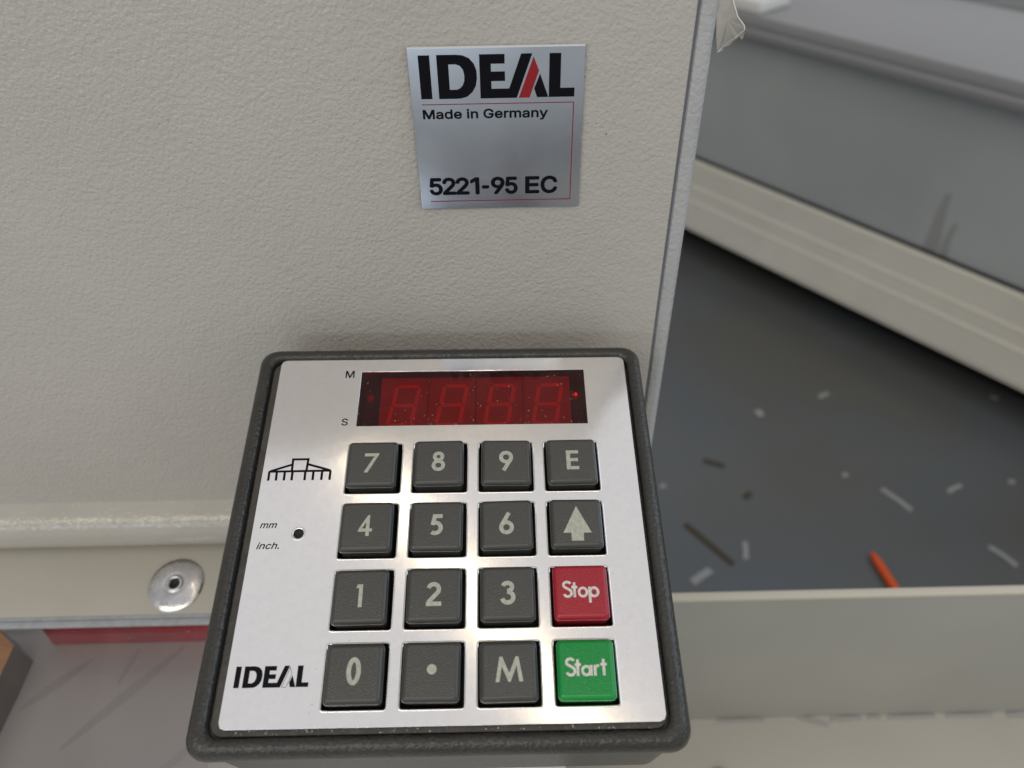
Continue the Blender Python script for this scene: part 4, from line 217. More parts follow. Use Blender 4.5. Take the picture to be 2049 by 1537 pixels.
# ---------------------------------------------------------------- builders
def meshobj(name, verts, faces, m, parent=None, smooth=False, angle=None):
    me = bpy.data.meshes.new(name)
    me.from_pydata([tuple(c * S for c in v) for v in verts], [], faces)
    bm = bmesh.new(); bm.from_mesh(me); bmesh.ops.recalc_face_normals(bm, faces=bm.faces); bm.to_mesh(me); bm.free()
    if smooth:
        for p in me.polygons: p.use_smooth = True
        if angle:
            me.set_sharp_from_angle(angle=math.radians(angle))
    me.materials.append(m)
    o = bpy.data.objects.new(name, me); C.objects.link(o)
    if parent: o.parent = parent
    return o
def W(p): return (p[0], p[1], p[2] + H)          # world point measured from the camera
def empty(name, loc=(0, 0, 0)):
    o = bpy.data.objects.new(name, None); C.objects.link(o)
    o.empty_display_size = 0.02; o.location = Vector(loc) * S; return o
def tag(o, label=None, cat=None, group=None, kind=None):
    if label: o['label'] = label
    if cat: o['category'] = cat
    if group: o['group'] = group
    if kind: o['kind'] = kind
    return o
def rrect(x0, x1, y0, y1, r, n=6):
    pts = []
    for cx, cy, a0 in ((x1 - r, y1 - r, 0), (x0 + r, y1 - r, 90), (x0 + r, y0 + r, 180), (x1 - r, y0 + r, 270)):
        for k in range(n + 1):
            a = math.radians(a0 + 90 * k / n)
            pts.append((cx + r * math.cos(a), cy + r * math.sin(a)))
    return pts
def loft(rings, cap_start=False, cap_end=False):
    n = len(rings[0]); v = [p for r in rings for p in r]; f = []
    for i in range(len(rings) - 1):
        for k in range(n):
            k2 = (k + 1) % n
            f.append((i * n + k, i * n + k2, (i + 1) * n + k2, (i + 1) * n + k))
    if cap_start: f.append(tuple(range(n - 1, -1, -1)))
    if cap_end: f.append(tuple((len(rings) - 1) * n + k for k in range(n)))
    return v, f
def box(x0, x1, y0, y1, z0, z1):
    v = [(x, y, z) for z in (z0, z1) for y in (y0, y1) for x in (x0, x1)]
    return v, [(0, 1, 3, 2), (4, 5, 7, 6), (0, 1, 5, 4), (2, 3, 7, 6), (0, 2, 6, 4), (1, 3, 7, 5)]
def bevel_obj(o, width, seg=2):
    bm = bmesh.new(); bm.from_mesh(o.data)
    bmesh.ops.bevel(bm, geom=list(bm.edges), offset=width * S, segments=seg, affect='EDGES', profile=0.5)
    bm.to_mesh(o.data); bm.free()
    for p in o.data.polygons: p.use_smooth = True
    o.data.set_sharp_from_angle(angle=math.radians(35))
    return o
def curve2d(name, loops, m, parent, z, extrude=0.0, bev=0.0, matrix=None):
    cu = bpy.data.curves.new(name, 'CURVE'); cu.dimensions = '2D'; cu.fill_mode = 'BOTH'
    cu.extrude = extrude * S; cu.bevel_depth = bev * S; cu.bevel_resolution = 1
    for lp in loops:
        sp = cu.splines.new('POLY'); sp.points.add(len(lp) - 1)
        for i, p in enumerate(lp): sp.points[i].co = (p[0] * S, p[1] * S, 0, 1)
        sp.use_cyclic_u = True
    return from_curve(name, cu, m, parent, z, matrix)
def from_curve(name, cu, m, parent, z, matrix=None, pos=(0, 0)):
    t = bpy.data.objects.new("tmp", cu); C.objects.link(t)
    me = bpy.data.meshes.new_from_object(t.evaluated_get(bpy.context.evaluated_depsgraph_get()))
    bpy.data.objects.remove(t); bpy.data.curves.remove(cu)
    me.name = name
    if matrix is not None: me.transform(matrix)
    me.materials.clear(); me.materials.append(m)
    o = bpy.data.objects.new(name, me); C.objects.link(o)
    if parent: o.parent = parent
    o.location = (pos[0] * S, pos[1] * S, z * S)
    return o
def text(name, key, x0, x1, ybase, capheight, m, parent, z, bold=0.0, cap=509):
    """print fitted so that it runs x0..x1 with the given cap height; bold thickens every stroke by that many mm"""
    V, F = FONT[key]
    xs = [v[0] for v in V]; mn, mxx = min(xs), max(xs)
    sx = (x1 - x0 - 2 * bold) / (mxx - mn); sy = (capheight - 2 * bold) / cap
    VV = []; FF = []
    for q in range(9 if bold else 1):
        a = q * math.pi / 4; bx, by = (0, 0) if q == 8 or not bold else (bold * math.cos(a), bold * math.sin(a))
        b = len(VV)
        VV += [((v[0] - mn) * sx + x0 + bold + bx, v[1] * sy + ybase + bold + by, 0.0006 * (q + 9 * (v[2] % 2))) for v in V]
        FF += [tuple(i + b for i in f_) for f_ in F]
    o = meshobj(name, VV, FF, m, parent)
    o.location = (0, 0, z * S)
    return o
def extrude_x(name, prof, x0, x1, m, parent=None, closed=True, smooth=True, n=1):
    xs = [x0 + (x1 - x0) * i / n for i in range(n + 1)]
    rings = [[(x, p[0], p[1] + H) for p in prof] for x in xs]
    v, f = loft(rings, closed, closed)
    if not closed:
        k = len(prof)
        f = [q for q in f if not (abs(q[0] - q[1]) == k - 1)]
    return meshobj(name, v, f, m, parent, smooth, 30)
def strokes(width, paths, closed=False):
    """ribbons along poly-lines, each lifted a hair above the last; returns verts, faces in 2D"""
    V = []; F = []
    for i, (pts, cl) in enumerate(paths):
        h = width / 2; n = len(pts); b = len(V); z = 0.005 * i
        for k in range(n):
            p = Vector(pts[k])
            a = Vector(pts[k - 1]) if (k > 0 or cl) else None
            c = Vector(pts[(k + 1) % n]) if (k < n - 1 or cl) else None
            d1 = (p - a).normalized() if a is not None else (c - p).normalized()
            d2 = (c - p).normalized() if c is not None else d1
            n1 = Vector((-d1.y, d1.x)); n2 = Vector((-d2.y, d2.x))
            mm = (n1 + n2); mm = mm.normalized() if mm.length > 1e-6 else n1
            s = h / max(0.35, mm.dot(n1))
            V += [(p.x + mm.x * s, p.y + mm.y * s, z), (p.x - mm.x * s, p.y - mm.y * s, z)]
        for k in range(n if cl else n - 1):
            k2 = (k + 1) % n
            F.append((b + 2 * k, b + 2 * k + 1, b + 2 * k2 + 1, b + 2 * k2))
    return V, F
def arc(cx, cy, rx, ry, a0, a1, n=14):
    return [(cx + rx * math.cos(math.radians(a0 + (a1 - a0) * k / n)), cy + ry * math.sin(math.radians(a0 + (a1 - a0) * k / n))) for k in range(n + 1)]
def ring(cx, cy, rx, ry, n=28):
    return arc(cx, cy, rx, ry, 0, 360 - 360 / n, n - 1)

# ================================================================ SETTING: floor
fl = meshobj("floor", [(-2500, -1500, 0), (4500, -1500, 0), (4500, 5500, 0), (-2500, 5500, 0)], [(0, 1, 2, 3)], M['floor'])
tag(fl, kind='structure')

# ================================================================ machine housing (vertical beige cover)
YW = 206.0
hs = empty("machine_housing", (0, YW, H - 235))
tag(hs, "large vertical machine cover in beige textured paint behind the keypad console", "machine housing")
def kid(o, root): o.parent = root; o.matrix_parent_inverse = Matrix.Translation(-root.location); return o
# cover panel with rounded right edge
prof = [(-620, YW + 30), (-620, YW), (49.2, YW), (49.9, YW + 0.25), (50.2, YW + 1.0), (50.2, YW + 30)]
v = []; f = []
zs = [120, -234.6]
for z in zs: v += [(p[0], p[1], z + H) for p in prof]
n = len(prof)
for k in range(n - 1): f.append((k, k + 1, n + k + 1, n + k))
f.append(tuple(range(n))); f.append(tuple(range(2 * n - 1, n - 1, -1)))
kid(meshobj("cover_panel", v, f, M['paint'], None, True, 25), hs)
# corner post with rounded outer edge
prof = [(50.9, YW + 30), (50.9, YW + 0.9), (51.2, YW + 0.35), (51.8, YW + 0.15)]
prof += [(53.0 + 2.9 * math.sin(math.radians(a)), YW + 3.05 - 2.9 * math.cos(math.radians(a))) for a in range(0, 91, 10)]
prof += [(55.9, YW + 30)]
v = []; f = []; n = len(prof)
for z in zs: v += [(p[0], p[1], z + H) for p in prof]
for k in range(n - 1): f.append((k, k + 1, n + k + 1, n + k))
f.append(tuple(range(n))); f.append(tuple(range(2 * n - 1, n - 1, -1)))
kid(meshobj("corner_post", v, f, M['paint_edge'], None, True, 40), hs)
v, f = box(50.0, 51.1, YW + 1.1, YW + 20, H - 234, H + 119)
kid(meshobj("seam_shade_strip", v, f, M['gap']), hs)  # strip that paints the shade inside the open seam
# rolled bead along the foot of the cover
bead = [(206.5, -233.9), (204.6, -235.1), (201.8, -236.8), (199.8, -238.3), (198.2, -240.0), (197.1, -241.9), (196.4, -244), (196.0, -246.3), (196.0, -248.6), (196.4, -250.6), (197.4, -252.2), (199, -253.2), (206, -253.4), (230, -253.4), (230, -234)]
kid(extrude_x("rolled_bead", bead, -620, 56, M['paint_bead']), hs)
v, f = box(-620, 56, 206.3, 229, H - 234.4, H - 233.2)
# nicks in the paint beside the badge
ch = []; cf = []
for x, z, s in ((26.0, -80.6, .35), (27.8, -81.8, .25), (28.9, -83.7, .45), (23.7, -83.5, .25), (28.5, -93.1, .25), (30.7, -95.6, .3), (31.7, -96.7, .25), (24.0, -98.6, .3), (31.2, -80.6, .3), (26.5, -88, .22), (25, -92, .2)):
    b = len(ch); a = random.uniform(0, 3)
    for k in range(5):
        t = a + k * 1.257; r = s * random.uniform(.3, 1)
        ch.append((x + r * math.cos(t), YW - 0.03, z + H + r * 0.7 * math.sin(t)))
    cf.append(tuple(range(b, b + 5)))
o = kid(meshobj("paint_nick", ch, cf, M['chip']), hs); o['kind'] = 'stuff'

# ================================================================ badge on the housing
bg = empty("maker_badge"); bg.matrix_world = Matrix(((1, 0, 0, -24.62 * S), (0, 0, -1, (YW - 0.02) * S), (0, 1, 0, (H - 59.37) * S), (0, 0, 0, 1)))
tag(bg, "square silver metal badge with black and red lettering stuck on the beige cover", "badge")
v, f = box(0, 46.6, -45.8, 0, 0.0, 1.0)
o = meshobj("badge_plate", v, f, M['badge'], bg); bevel_obj(o, 0.14, 2)
v, f = box(0.1, 46.5, -0.36, 0.05, 0.3, 1.03)
meshobj("lit_top_edge", v, f, M['badge_glint'], bg)  # pale strip painting the highlight along the bevel
LG = dict(
    I=[[(2.74, -1.95), (5.76, -1.95), (5.76, -13.3), (2.74, -13.3)]],
    D=[[(7.56, -1.92), (12.6, -1.92), (14.5, -2.14), (16.08, -2.85), (17.31, -4.24), (17.95, -6.09), (18.0, -8.0), (17.65, -9.94), (16.71, -11.55), (15.25, -12.78), (13.71, -13.25), (12.37, -13.34), (7.57, -13.34)],
       [(10.6, -4.37), (12.42, -4.37), (13.57, -4.74), (14.36, -5.77), (14.65, -7.14), (14.6, -8.58), (14.1, -9.8), (13.36, -10.57), (12.51, -10.92), (10.6, -10.92)]],
    E=[[(18.76, -1.94), (25.44, -1.94), (25.44, -4.39), (21.79, -4.39), (21.79, -6.36), (25.47, -6.36), (25.47, -8.86), (21.8, -8.86), (21.8, -10.84), (26.54, -10.84), (29.78, -1.92), (32.73, -1.92), (28.55, -13.38), (18.76, -13.38)]],
    R=[[(33.05, -2.66), (34.52, -6.33), (32.01, -13.38), (29.08, -13.38)]],
    A=[[(34.79, -7.1), (37.08, -13.3), (34.02, -13.3), (33.23, -10.95)]],
    L=[[(37.2, -1.95), (40.28, -1.95), (40.28, -10.92), (44.1, -10.92), (44.1, -13.32), (37.2, -13.32)]])
for k in "IDERAL":
    curve2d("logo_letter", LG[k], M['red_ink'] if k == 'R' else M['ink'], bg, 1.012)
def rect2(x0, x1, y0, y1): return [(x0, y0), (x1, y0), (x1, y1), (x0, y1)]
for r_ in ((2.74, 44.15, -14.93, -14.68), (43.87, 44.15, -43.2, -14.95), (2.84, 44.15, -43.5, -43.22)):
    curve2d("red_frame_line", [rect2(*r_)], M['dark_red_ink'], bg, 1.012)
text("printed_text", "made", 2.75, 37.05, -18.8, 2.62, M['ink'], bg, 1.014, 0.12)
text("printed_text", "num", 2.75, 40.2, -41.4, 5.4, M['ink'], bg, 1.014, 0.27)

# ================================================================ keypad console
kp = empty("keypad_console")
R3 = Matrix(((0.9999, 0.0007, 0.0158), (0.0039, 0.9566, -0.2913), (-0.0154, 0.2914, 0.9565)))
mw = R3.to_4x4(); mw.translation = Vector((-47.117, 157.651, -156.400 + H)) * S
kp.matrix_world = mw
tag(kp, "dark grey keypad console with silver face plate, sixteen keys and a red digital display", "keypad")

# --- housing: moulded rim and body
X0, X1, Y0, Y1 = -31.3, 89.2, -83.0, 34.9
def rr(off, r, z, n=8):   # the rim flares a little towards the operator
    fl = 0.7 * max(0.0, 1 - off / 3.4)
    return [(p[0] + (fl if p[0] > 29 else -fl) * (34.9 - p[1]) / 117, p[1], z) for p in rrect(X0 + off, X1 - off, Y0 + off, Y1 - off, max(r, 0.4), n)]
rings = [rr(6, 3.0, -42), rr(1.3, 4.5, -41.6), rr(1.1, 5.0, -40.5), rr(1.3, 5.0, -7.4), rr(1.25, 5.2, -6.5), rr(0.35, 4.9, -6.0), rr(0.05, 5.0, -5.3), rr(0, 5.0, -3.2), rr(0.12, 5, -1.8), rr(0.55, 4.9, -0.5), rr(1.15, 5.2, 0.45), rr(2.1, 4.8, 1.05),
         rr(3.0, 4.4, 1.2), rr(3.8, 3.9, 0.95), rr(4.3, 3.6, 0.35), rr(4.45, 3.5, -0.6), rr(4.5, 3.4, -1.9), rr(5.0, 3.2, -1.95)]
v, f = loft(rings, True, False)
meshobj("console_shell", v, f, M['housing'], kp, True, 60)
LX0, LX1, LY0, LY1 = X0 + 0.9, X1 - 0.9, Y0 + 0.9, Y1 - 0.9
PX0, PX1, PY0, PY1 = -24.1, 83.75, -76.6, 30.35
def r2(x0, x1, y0, y1, r, z, n=8): return [(p[0], p[1], z) for p in rrect(x0, x1, y0, y1, r, n)]
rings = [r2(LX0 + 3.98, LX1 - 3.98, LY0 + 3.98, LY1 - 3.98, 3.2, -1.95), r2(LX0 + 4.05, LX1 - 4.05, LY0 + 4.05, LY1 - 4.05, 3.1, -1.2), r2(LX0 + 4.2, LX1 - 4.2, LY0 + 4.2, LY1 - 4.2, 3.0, -1.0)]
# the ledge under the plate
rings = [[(p[0], p[1], p[2]) for p in r_] for r_ in rings]
rings += [r2(PX0 + 2.5, PX1 - 2.5, PY0 + 2.5, PY1 - 2.5, 1.5, -1.0), r2(PX0 + 2.6, PX1 - 2.6, PY0 + 2.6, PY1 - 2.6, 1.5, -9)]
v, f = loft(rings)
meshobj("plate_ledge", v, f, M['recess'], kp, True, 30)
v, f = box(PX0 + 2, PX1 - 2, PY0 + 2, PY1 - 2, -9.6, -8.2)
meshobj("circuit_board", v, f, M['board'], kp)
# arm that carries the console from the machine
v, f = box(5, 55, 12, 40, -56, -41.6)
meshobj("support_arm", v, f, M['housing'], kp)

# --- face plate with punched openings
def cham(x0, x1, y0, y1, c): return [(x0 + c, y0), (x1 - c, y0), (x1, y0 + c), (x1, y1 - c), (x1 - c, y1), (x0 + c, y1), (x0, y1 - c), (x0, y0 + c)]
def rl(x0, x1, y0, y1, r, n=3): return rrect(x0, x1, y0, y1, r, n)[::-1]
P = 19.05; HW = 15.63
loops = [rrect(PX0, PX1, PY0, PY1, 1.6, 2)]
for c in range(4):
    for r in range(4):
        loops.append(rl(c * P, c * P + HW, -r * P - HW, -r * P, 0.55))
DX0, DX1, DY0, DY1 = 1.25, 70.9, 6.25, 25.9
loops.append(rl(DX0, DX1, DY0, DY1, 0.05, 1))
loops.append([(-11.36 + 1.5 * math.cos(-t * math.pi / 16), -27.3 + 1.5 * math.sin(-t * math.pi / 16)) for t in range(32)])
pl = curve2d("face_plate", loops, M['alu'], kp, -0.43, 0.33, 0.10)
# rolled lips round the key openings
lv = []; lf = []
for c in range(4):
    for r in range(4):
        x0, x1, y0, y1 = c * P, c * P + HW, -r * P - HW, -r * P
        a = [[(p[0], p[1], zz) for p in rrect(x0 - o_, x1 + o_, y0 - o_, y1 + o_, 0.55 + o_, 3)] for o_, zz in ((0.42, 0.0), (0.26, 0.10), (0.08, 0.09), (-0.06, -0.05), (-0.08, -0.6))]
        vv, ff = loft(a); b = len(lv); lv += vv; lf += [tuple(i + b for i in q) for q in ff]
o = meshobj("opening_lips", lv, lf, M['alu_edge'], pl, True); o.location = (0, 0, 0.43 * S)
hv = [[(p[0], p[1], z) for p in [(-11.36 + r_ * math.cos(t * math.pi / 12), -27.3 + r_ * math.sin(t * math.pi / 12)) for t in range(24)]] for r_, z in ((1.95, 0.0), (1.8, 0.09), (1.6, 0.05), (1.48, -0.2), (1.46, -2.5), (0.01, -2.6))]
v, f = loft(hv); o = meshobj("switch_hole", v, f, M['alu_edge'], pl, True); o.location = (0, 0, 0.43 * S)
o = meshobj("switch_bore", *loft([[(-11.36 + r_ * math.cos(t * math.pi / 12), -27.3 + r_ * math.sin(t * math.pi / 12), z) for t in range(24)] for r_, z in ((1.4, -0.15), (1.35, -0.6), (0.9, -0.9), (0.01, -1.0))]), M['hole'], kp, True)

# --- print on the plate
text("printed_text", "M", -3.6, -0.85, 23.65, 2.6, M['ink'], kp, 0.012, 0.05)
text("printed_text", "S", -3.17, -1.25, 6.65, 2.35, M['ink'], kp, 0.012, 0.05)
text("printed_text", "mm", -22.24, -17.6, -25.6, 1.45, M['ink_thin'], kp, 0.012, 0.05, 386)
text("printed_text", "inch", -22.26, -16.05, -31.6, 1.95, M['ink_thin'], kp, 0.012, 0.05, 524)
kx = 18.35 / 41.36; ky = 5.1 / 11.4
def lg(pts): return [((p[0] - 2.74) * kx - 22.06, (p[1] + 13.35) * ky - 67.2) for p in pts]
for k in "IDEAL":
    curve2d("logo_letter", [lg(l) for l in LG[k]], M['ink'], kp, 0.012)
rp = lg([(33.0, -2.9), (34.3, -6.33), (31.85, -13.3), (29.4, -13.3)])
v, f = strokes(0.10, [(rp, True)]); meshobj("logo_outline", v, f, M['ink'], kp).location = (0, 0, 0.012 * S)
# pictogram of the machine
paths = [([(-11.62, -8.15), (-11.5, -4.5), (-15.9, -4.5), (-15.8, -8.15)], False),
         ([(-22.4, -8.35), (-4.5, -8.25)], False), ([(-21.9, -8.2), (-15.9, -6.15)], False), ([(-11.3, -6.15), (-5.0, -8.1)], False)]
for xt, xb in ((-22.2, -22.14), (-20.05, -19.95), (-17.75, -17.7), (-15.55, -15.5), (-11.88, -11.8), (-9.55, -9.5), (-7.05, -7.02), (-4.7, -4.68)):
    paths.append(([(xt, -8.35), (xb, -11.18)], False))
v, f = strokes(0.68, paths); meshobj("machine_pictogram", v, f, M['ink'], kp).location = (0, 0, 0.012 * S)

# --- display
v, f = box(DX0 + 0.02, DX1 - 0.02, DY0 + 0.02, DY1 - 0.02, -0.45, -0.06)
meshobj("display_window", v, f, M['red_glass'], kp)
v, f = box(DX0 - 2, DX1 + 2, DY0 - 1.5, DY1 + 1.5, -3.4, -3.0)
meshobj("display_backing", v, f, M['black'], kp)
seg_shape = {}
def seg_poly(a, b, wd):
    a = Vector(a); b = Vector(b); d = (b - a).normalized(); n_ = Vector((-d.y, d.x)) * wd / 2
    e = wd * 0.45
    return [a, a + d * e + n_, b - d * e + n_, b, b - d * e - n_, a + d * e - n_]
for i in range(4):
    mx0 = DX0 + 6.15 + i * 14.75
    root = meshobj("digit_module", *box(mx0 + .12, mx0 + 14.6, DY0 - 0.6, DY1 - 1.25, -3.0, -2.1), M['module'], kp)
    cx, cy = mx0 + 7.5, DY0 + 8.35; hw_, hh = 3.5, 6.9; sl = 0.17
    def sk(x, y): return (cx + x + y * sl, cy + y)
    A, B_, Cc, D_, E_, F_ = sk(-hw_, hh), sk(hw_, hh), sk(hw_, 0), sk(hw_, -hh), sk(-hw_, -hh), sk(-hw_, 0)
    for a, b in ((A, B_), (B_, Cc), (Cc, D_), (E_, D_), (F_, E_), (A, F_), (F_, Cc)):
        a_ = Vector(a); b_ = Vector(b); d = (b_ - a_).normalized() * 0.22
        pp = seg_poly(a_ + d, b_ - d, 1.15)
        meshobj("segment", [(p.x, p.y, -2.08) for p in pp], [tuple(range(6))], M['segment'], root)
def lamp(x, y, m):
    rg = [[(x + r_ * math.cos(t * math.pi / 8), y + r_ * math.sin(t * math.pi / 8), z) for t in range(16)] for r_, z in ((1.3, -3.0), (1.3, -2.2), (1.0, -1.7), (0.5, -1.4), (0.02, -1.3))]
    return meshobj("indicator_led", *loft(rg), m, kp, True)
lamp(DX0 + 3.2, DY1 - 8.4, M['led'])
o = lamp(DX0 + 66.6, DY1 - 8.3, M['led'])
rg = [[(DX0 + 66.75 + r_ * math.cos(t * math.pi / 4), DY1 - 8.35 + 1.8 * r_ * math.sin(t * math.pi / 4), z) for t in range(8)] for r_, z in ((0.28, -1.45), (0.2, -1.22), (0.01, -1.18))]
meshobj("lit_die", *loft(rg), M['led_lit'], o, True)
# dust on the display and the plate
dv = []; df_ = []
def speck(x, y, z, s, el=1.0):
    b = len(dv); a = random.uniform(0, 6.28); ca, sa = math.cos(a), math.sin(a)
    for k in range(4):
        px, py = ((1, 0), (0, .6), (-.9, 0), (0, -.5))[k]
        px *= s * el; py *= s
        dv.append((x + px * ca - py * sa, y + px * sa + py * ca, z + random.uniform(0, .02)))
    df_.append((b, b + 1, b + 2, b + 3))
for _ in range(70):
    speck(random.uniform(DX0 + .5, DX1 - .5), DY0 + .3 + (random.random() ** 1.6) * 18.5, -0.04, random.choice((.06, .08, .10, .15)), random.choice((1, 1, 1.5)))
for _ in range(14):
    speck(random.uniform(DX0 + 2, DX1 - 2), DY0 + .3 + (random.random() ** 1.6) * 17, -0.04, .045, random.uniform(6, 14))
for _ in range(60):   # crumbs along the recess below and beside the plate
    speck(random.uniform(PX0, PX1), PY0 - random.uniform(.2, 1.2), -0.9, random.choice((.08, .12, .2)), 1.3)
o = meshobj("dust", dv, df_, M['dust'], kp); o['kind'] = 'stuff'
# scuffs on the plate between the keys
dv = []; df_ = []
for _ in range(330):
    x = random.uniform(-4, 82); y = random.uniform(-74, 5)
    fx = (x % P); fy = ((-y) % P)
    if fx < HW + .5 and fy < HW + .5 and x < 76 and y < .5 and x > -.3: continue
    speck(x, y, 0.012, random.uniform(.02, .06), random.uniform(1, 9))
o = meshobj("scuff", dv, df_, M['chip'], kp); o['kind'] = 'stuff'

# --- keys
def g7(): return 'poly', [[(-2.05, 3), (2.1, 3), (2.1, 2.7), (-0.85, -3), (-1.95, -3), (0.75, 2.05), (-2.05, 2.05)]]
glyph = {
 '7': g7(),
 '1': ('poly', [[(0.8, 2.95), (0.8, -2.95), (-0.2, -2.95), (-0.2, 2.0), (-0.95, 2.0), (-0.62, 2.95)]]),
 '4': ('poly', [[(1.0, 3), (1.0, -0.85), (1.75, -0.85), (1.75, -1.75), (1.0, -1.75), (1.0, -3), (0.05, -3), (0.05, -1.75), (-2.0, -1.75), (-2.0, -1.2), (0.45, 3)],
                 [(0.05, 1.0), (0.05, -0.85), (-0.95, -0.85)][::-1]]),
 'E': ('poly', [[(-1.75, 3), (1.8, 3), (1.8, 2.0), (-0.55, 2.0), (-0.55, 0.55), (1.6, 0.55), (1.6, -0.45), (-0.55, -0.45), (-0.55, -2.0), (1.8, -2.0), (1.8, -3), (-1.75, -3)]]),
 'M': ('poly', [[(-3.4, -2.95), (-2.35, 2.95), (-1.65, 2.95), (0, -0.9), (1.65, 2.95), (2.35, 2.95), (3.4, -2.95), (2.4, -2.95), (1.8, 0.75), (0.3, -2.95), (-0.3, -2.95), (-1.8, 0.75), (-2.4, -2.95)]]),
 'up': ('poly', [[(0.0, 4.5), (3.85, -3.25), (1.65, -3.25), (1.65, -5.5), (-1.7, -5.5), (-1.7, -3.25), (-3.85, -3.25)]]),
 '.': ('poly', [[(1.2 * math.cos(t * math.pi / 12), 1.2 * math.sin(t * math.pi / 12)) for t in range(24)]]),
 '5': ('st', 1.12, [([(1.6, 2.45), (-0.5, 2.45), (-1.0, -0.1)], False), (arc(-0.3, -0.95, 1.5, 1.5, 128, -128, 20), False)]),
 '6': ('st', 1.12, [(ring(0, -1.15, 1.45, 1.45), False if False else True), ([(0.75, 3.05), (-1.32, -0.5)], False)]),
 '8': ('st', 1.05, [(ring(0, 1.5, 1.1, 1.05), True), (ring(0, -1.25, 1.38, 1.3), True)]),
 '0': ('st', 1.12, [(ring(0, 0, 1.2, 2.72, 36), True)]),
 '2': ('st', 1.12, [(arc(-0.1, 1.2, 1.35, 1.35, 165, -32, 16) + [(-1.35, -2.1)], False), ([(-2.0, -2.55), (1.95, -2.55)], False)]),
 '3': ('st', 1.12, [(arc(-0.05, 1.5, 1.2, 1.05, 165, -95, 16), False), (arc(-0.05, -1.15, 1.45, 1.4, 95, -165, 18), False)]),
}
def legend(key, kind, parent, z, m):
    dx, dy = {'up': (0.1, 0.2), 'E': (0.15, 0.05), '.': (0.2, 0.4), '0': (0, .5), 'M': (.15, .3)}.get(kind, (0, 0))
    if kind == '9':
        V, F = strokes(1.12, glyph['6'][2]); V = [(-x, -y, q) for x, y, q in V]
        o = meshobj("key_legend", V, F, m, parent); o.location = (0, 0, z * S); return
    if kind in ('Stop', 'Start'):
        t = .68
        def Sx(x): return ([(x + 1.15, 1.35)] + arc(x + .0, 1.2, 1.0, .95, 35, 215, 10) + arc(x + .05, -.95, 1.05, 1.0, 45, -160, 14), False)
        def tx(x): return [([(x, 1.75), (x, -2.15)], False), ([(x - .78, .5), (x + .78, .5)], False)]
        pth = []
        if kind == 'Stop':
            pth.append(([(x_, y_) for x_, y_ in arc(-3.55, 1.1, .95, .78, 25, 225, 10) + arc(-3.5, -.98, 1.0, .95, 50, -160, 14)], False))
            pth += tx(-1.7); pth.append((ring(.45, -.85, 1.02, 1.1), True)); pth.append((ring(3.35, -.85, 1.02, 1.1), True)); pth.append(([(2.2, .55), (2.2, -3.6)], False))
        else:
            pth.append((arc(-3.9, 1.1, .95, .78, 25, 225, 10) + arc(-3.85, -.98, 1.0, .95, 50, -160, 14), False))
            pth += tx(-2.1); pth.append((ring(-.05, -.95, .95, 1.0), True)); pth.append(([(1.15, .35), (1.15, -2.15)], False))
            pth.append(([(2.1, .35), (2.1, -2.15)], False)); pth.append((arc(2.95, -.55, .8, .75, 175, 75, 6), False))
            pth += tx(4.25)
        V, F = strokes(t, pth)
        V = [(x, y + .55, q) for x, y, q in V]
        o = meshobj("key_legend", V, F, m, parent); o.location = (0, 0, z * S); return
    g = glyph[kind]
    if g[0] == 'poly':
        curve2d("key_legend", [[(x + dx, y + dy) for x, y in lp] for lp in g[1]], m, parent, z)
    else:
        V, F = strokes(g[1], g[2])
        o = meshobj("key_legend", [(x + dx, y + dy, q) for x, y, q in V], F, m, parent); o.location = (0, 0, z * S)
def keymesh(mt, ms):
    hw = 7.12
    def q(off, r, z): return [(p[0], p[1], z) for p in rrect(-hw + off, hw - off, -hw + off, hw - off, r, 5)]
    rg = [q(0.35, 1.0, -7.5), q(0.22, 1.0, 1.1), q(0.2, 1.0, 1.55), q(0.0, 1.15, 1.75), q(0, 1.15, 2.5), q(0.1, 1.1, 2.85), q(0.34, 1.0, 3.25), q(0.7, .9, 3.6), q(1.05, .7, 3.78), q(1.2, .6, 3.8)]
    v, f = loft(rg, False, True)
    me = bpy.data.meshes.new("key"); me.from_pydata([tuple(c * S for c in p) for p in v], [], f)
    bm = bmesh.new(); bm.from_mesh(me); bmesh.ops.recalc_face_normals(bm, faces=bm.faces); bm.to_mesh(me); bm.free()
    for p in me.polygons: p.use_smooth = True
    me.materials.append(ms); me.materials.append(mt)
    me.polygons[len(me.polygons) - 1].material_index = 1
    me.set_sharp_from_angle(angle=math.radians(50))
    return me
KM = {'n': keymesh(M['key'], M['key_side']), 'r': keymesh(M['key_red'], M['key_red_side']), 'g': keymesh(M['key_green'], M['key_green_side'])}
names = [['7', '8', '9', 'E'], ['4', '5', '6', 'up'], ['1', '2', '3', 'Stop'], ['0', '.', 'M', 'Start']]
lab = {'up': "grey key with an up arrow", 'Stop': "red key marked Stop", 'Start': "green key marked Start", '.': "grey key marked with a dot"}
for r in range(4):
    for c in range(4):
        k = names[r][c]
        o = bpy.data.objects.new("key", KM['r' if k == 'Stop' else 'g' if k == 'Start' else 'n'])
        C.objects.link(o); o.parent = kp
        o.location = ((c * P + 7.72 + random.uniform(-.12, .12)) * S, (-r * P - 7.72 + random.uniform(-.12, .12)) * S, random.uniform(-.15, .15) * S)
        o.rotation_euler = (math.radians(random.uniform(-.7, .7)), math.radians(random.uniform(-.9, .9)), math.radians(random.uniform(-.6, .6)))
        if k == 'Start': o.rotation_euler = (math.radians(1.2), math.radians(-1.0), math.radians(-.3)); o.location.z += .3 * S
        o['label'] = lab.get(k, "grey key marked " + k)
        legend(k, k, o, 3.82, M['legend_white'] if k in ('Stop', 'Start') else M['legend'])

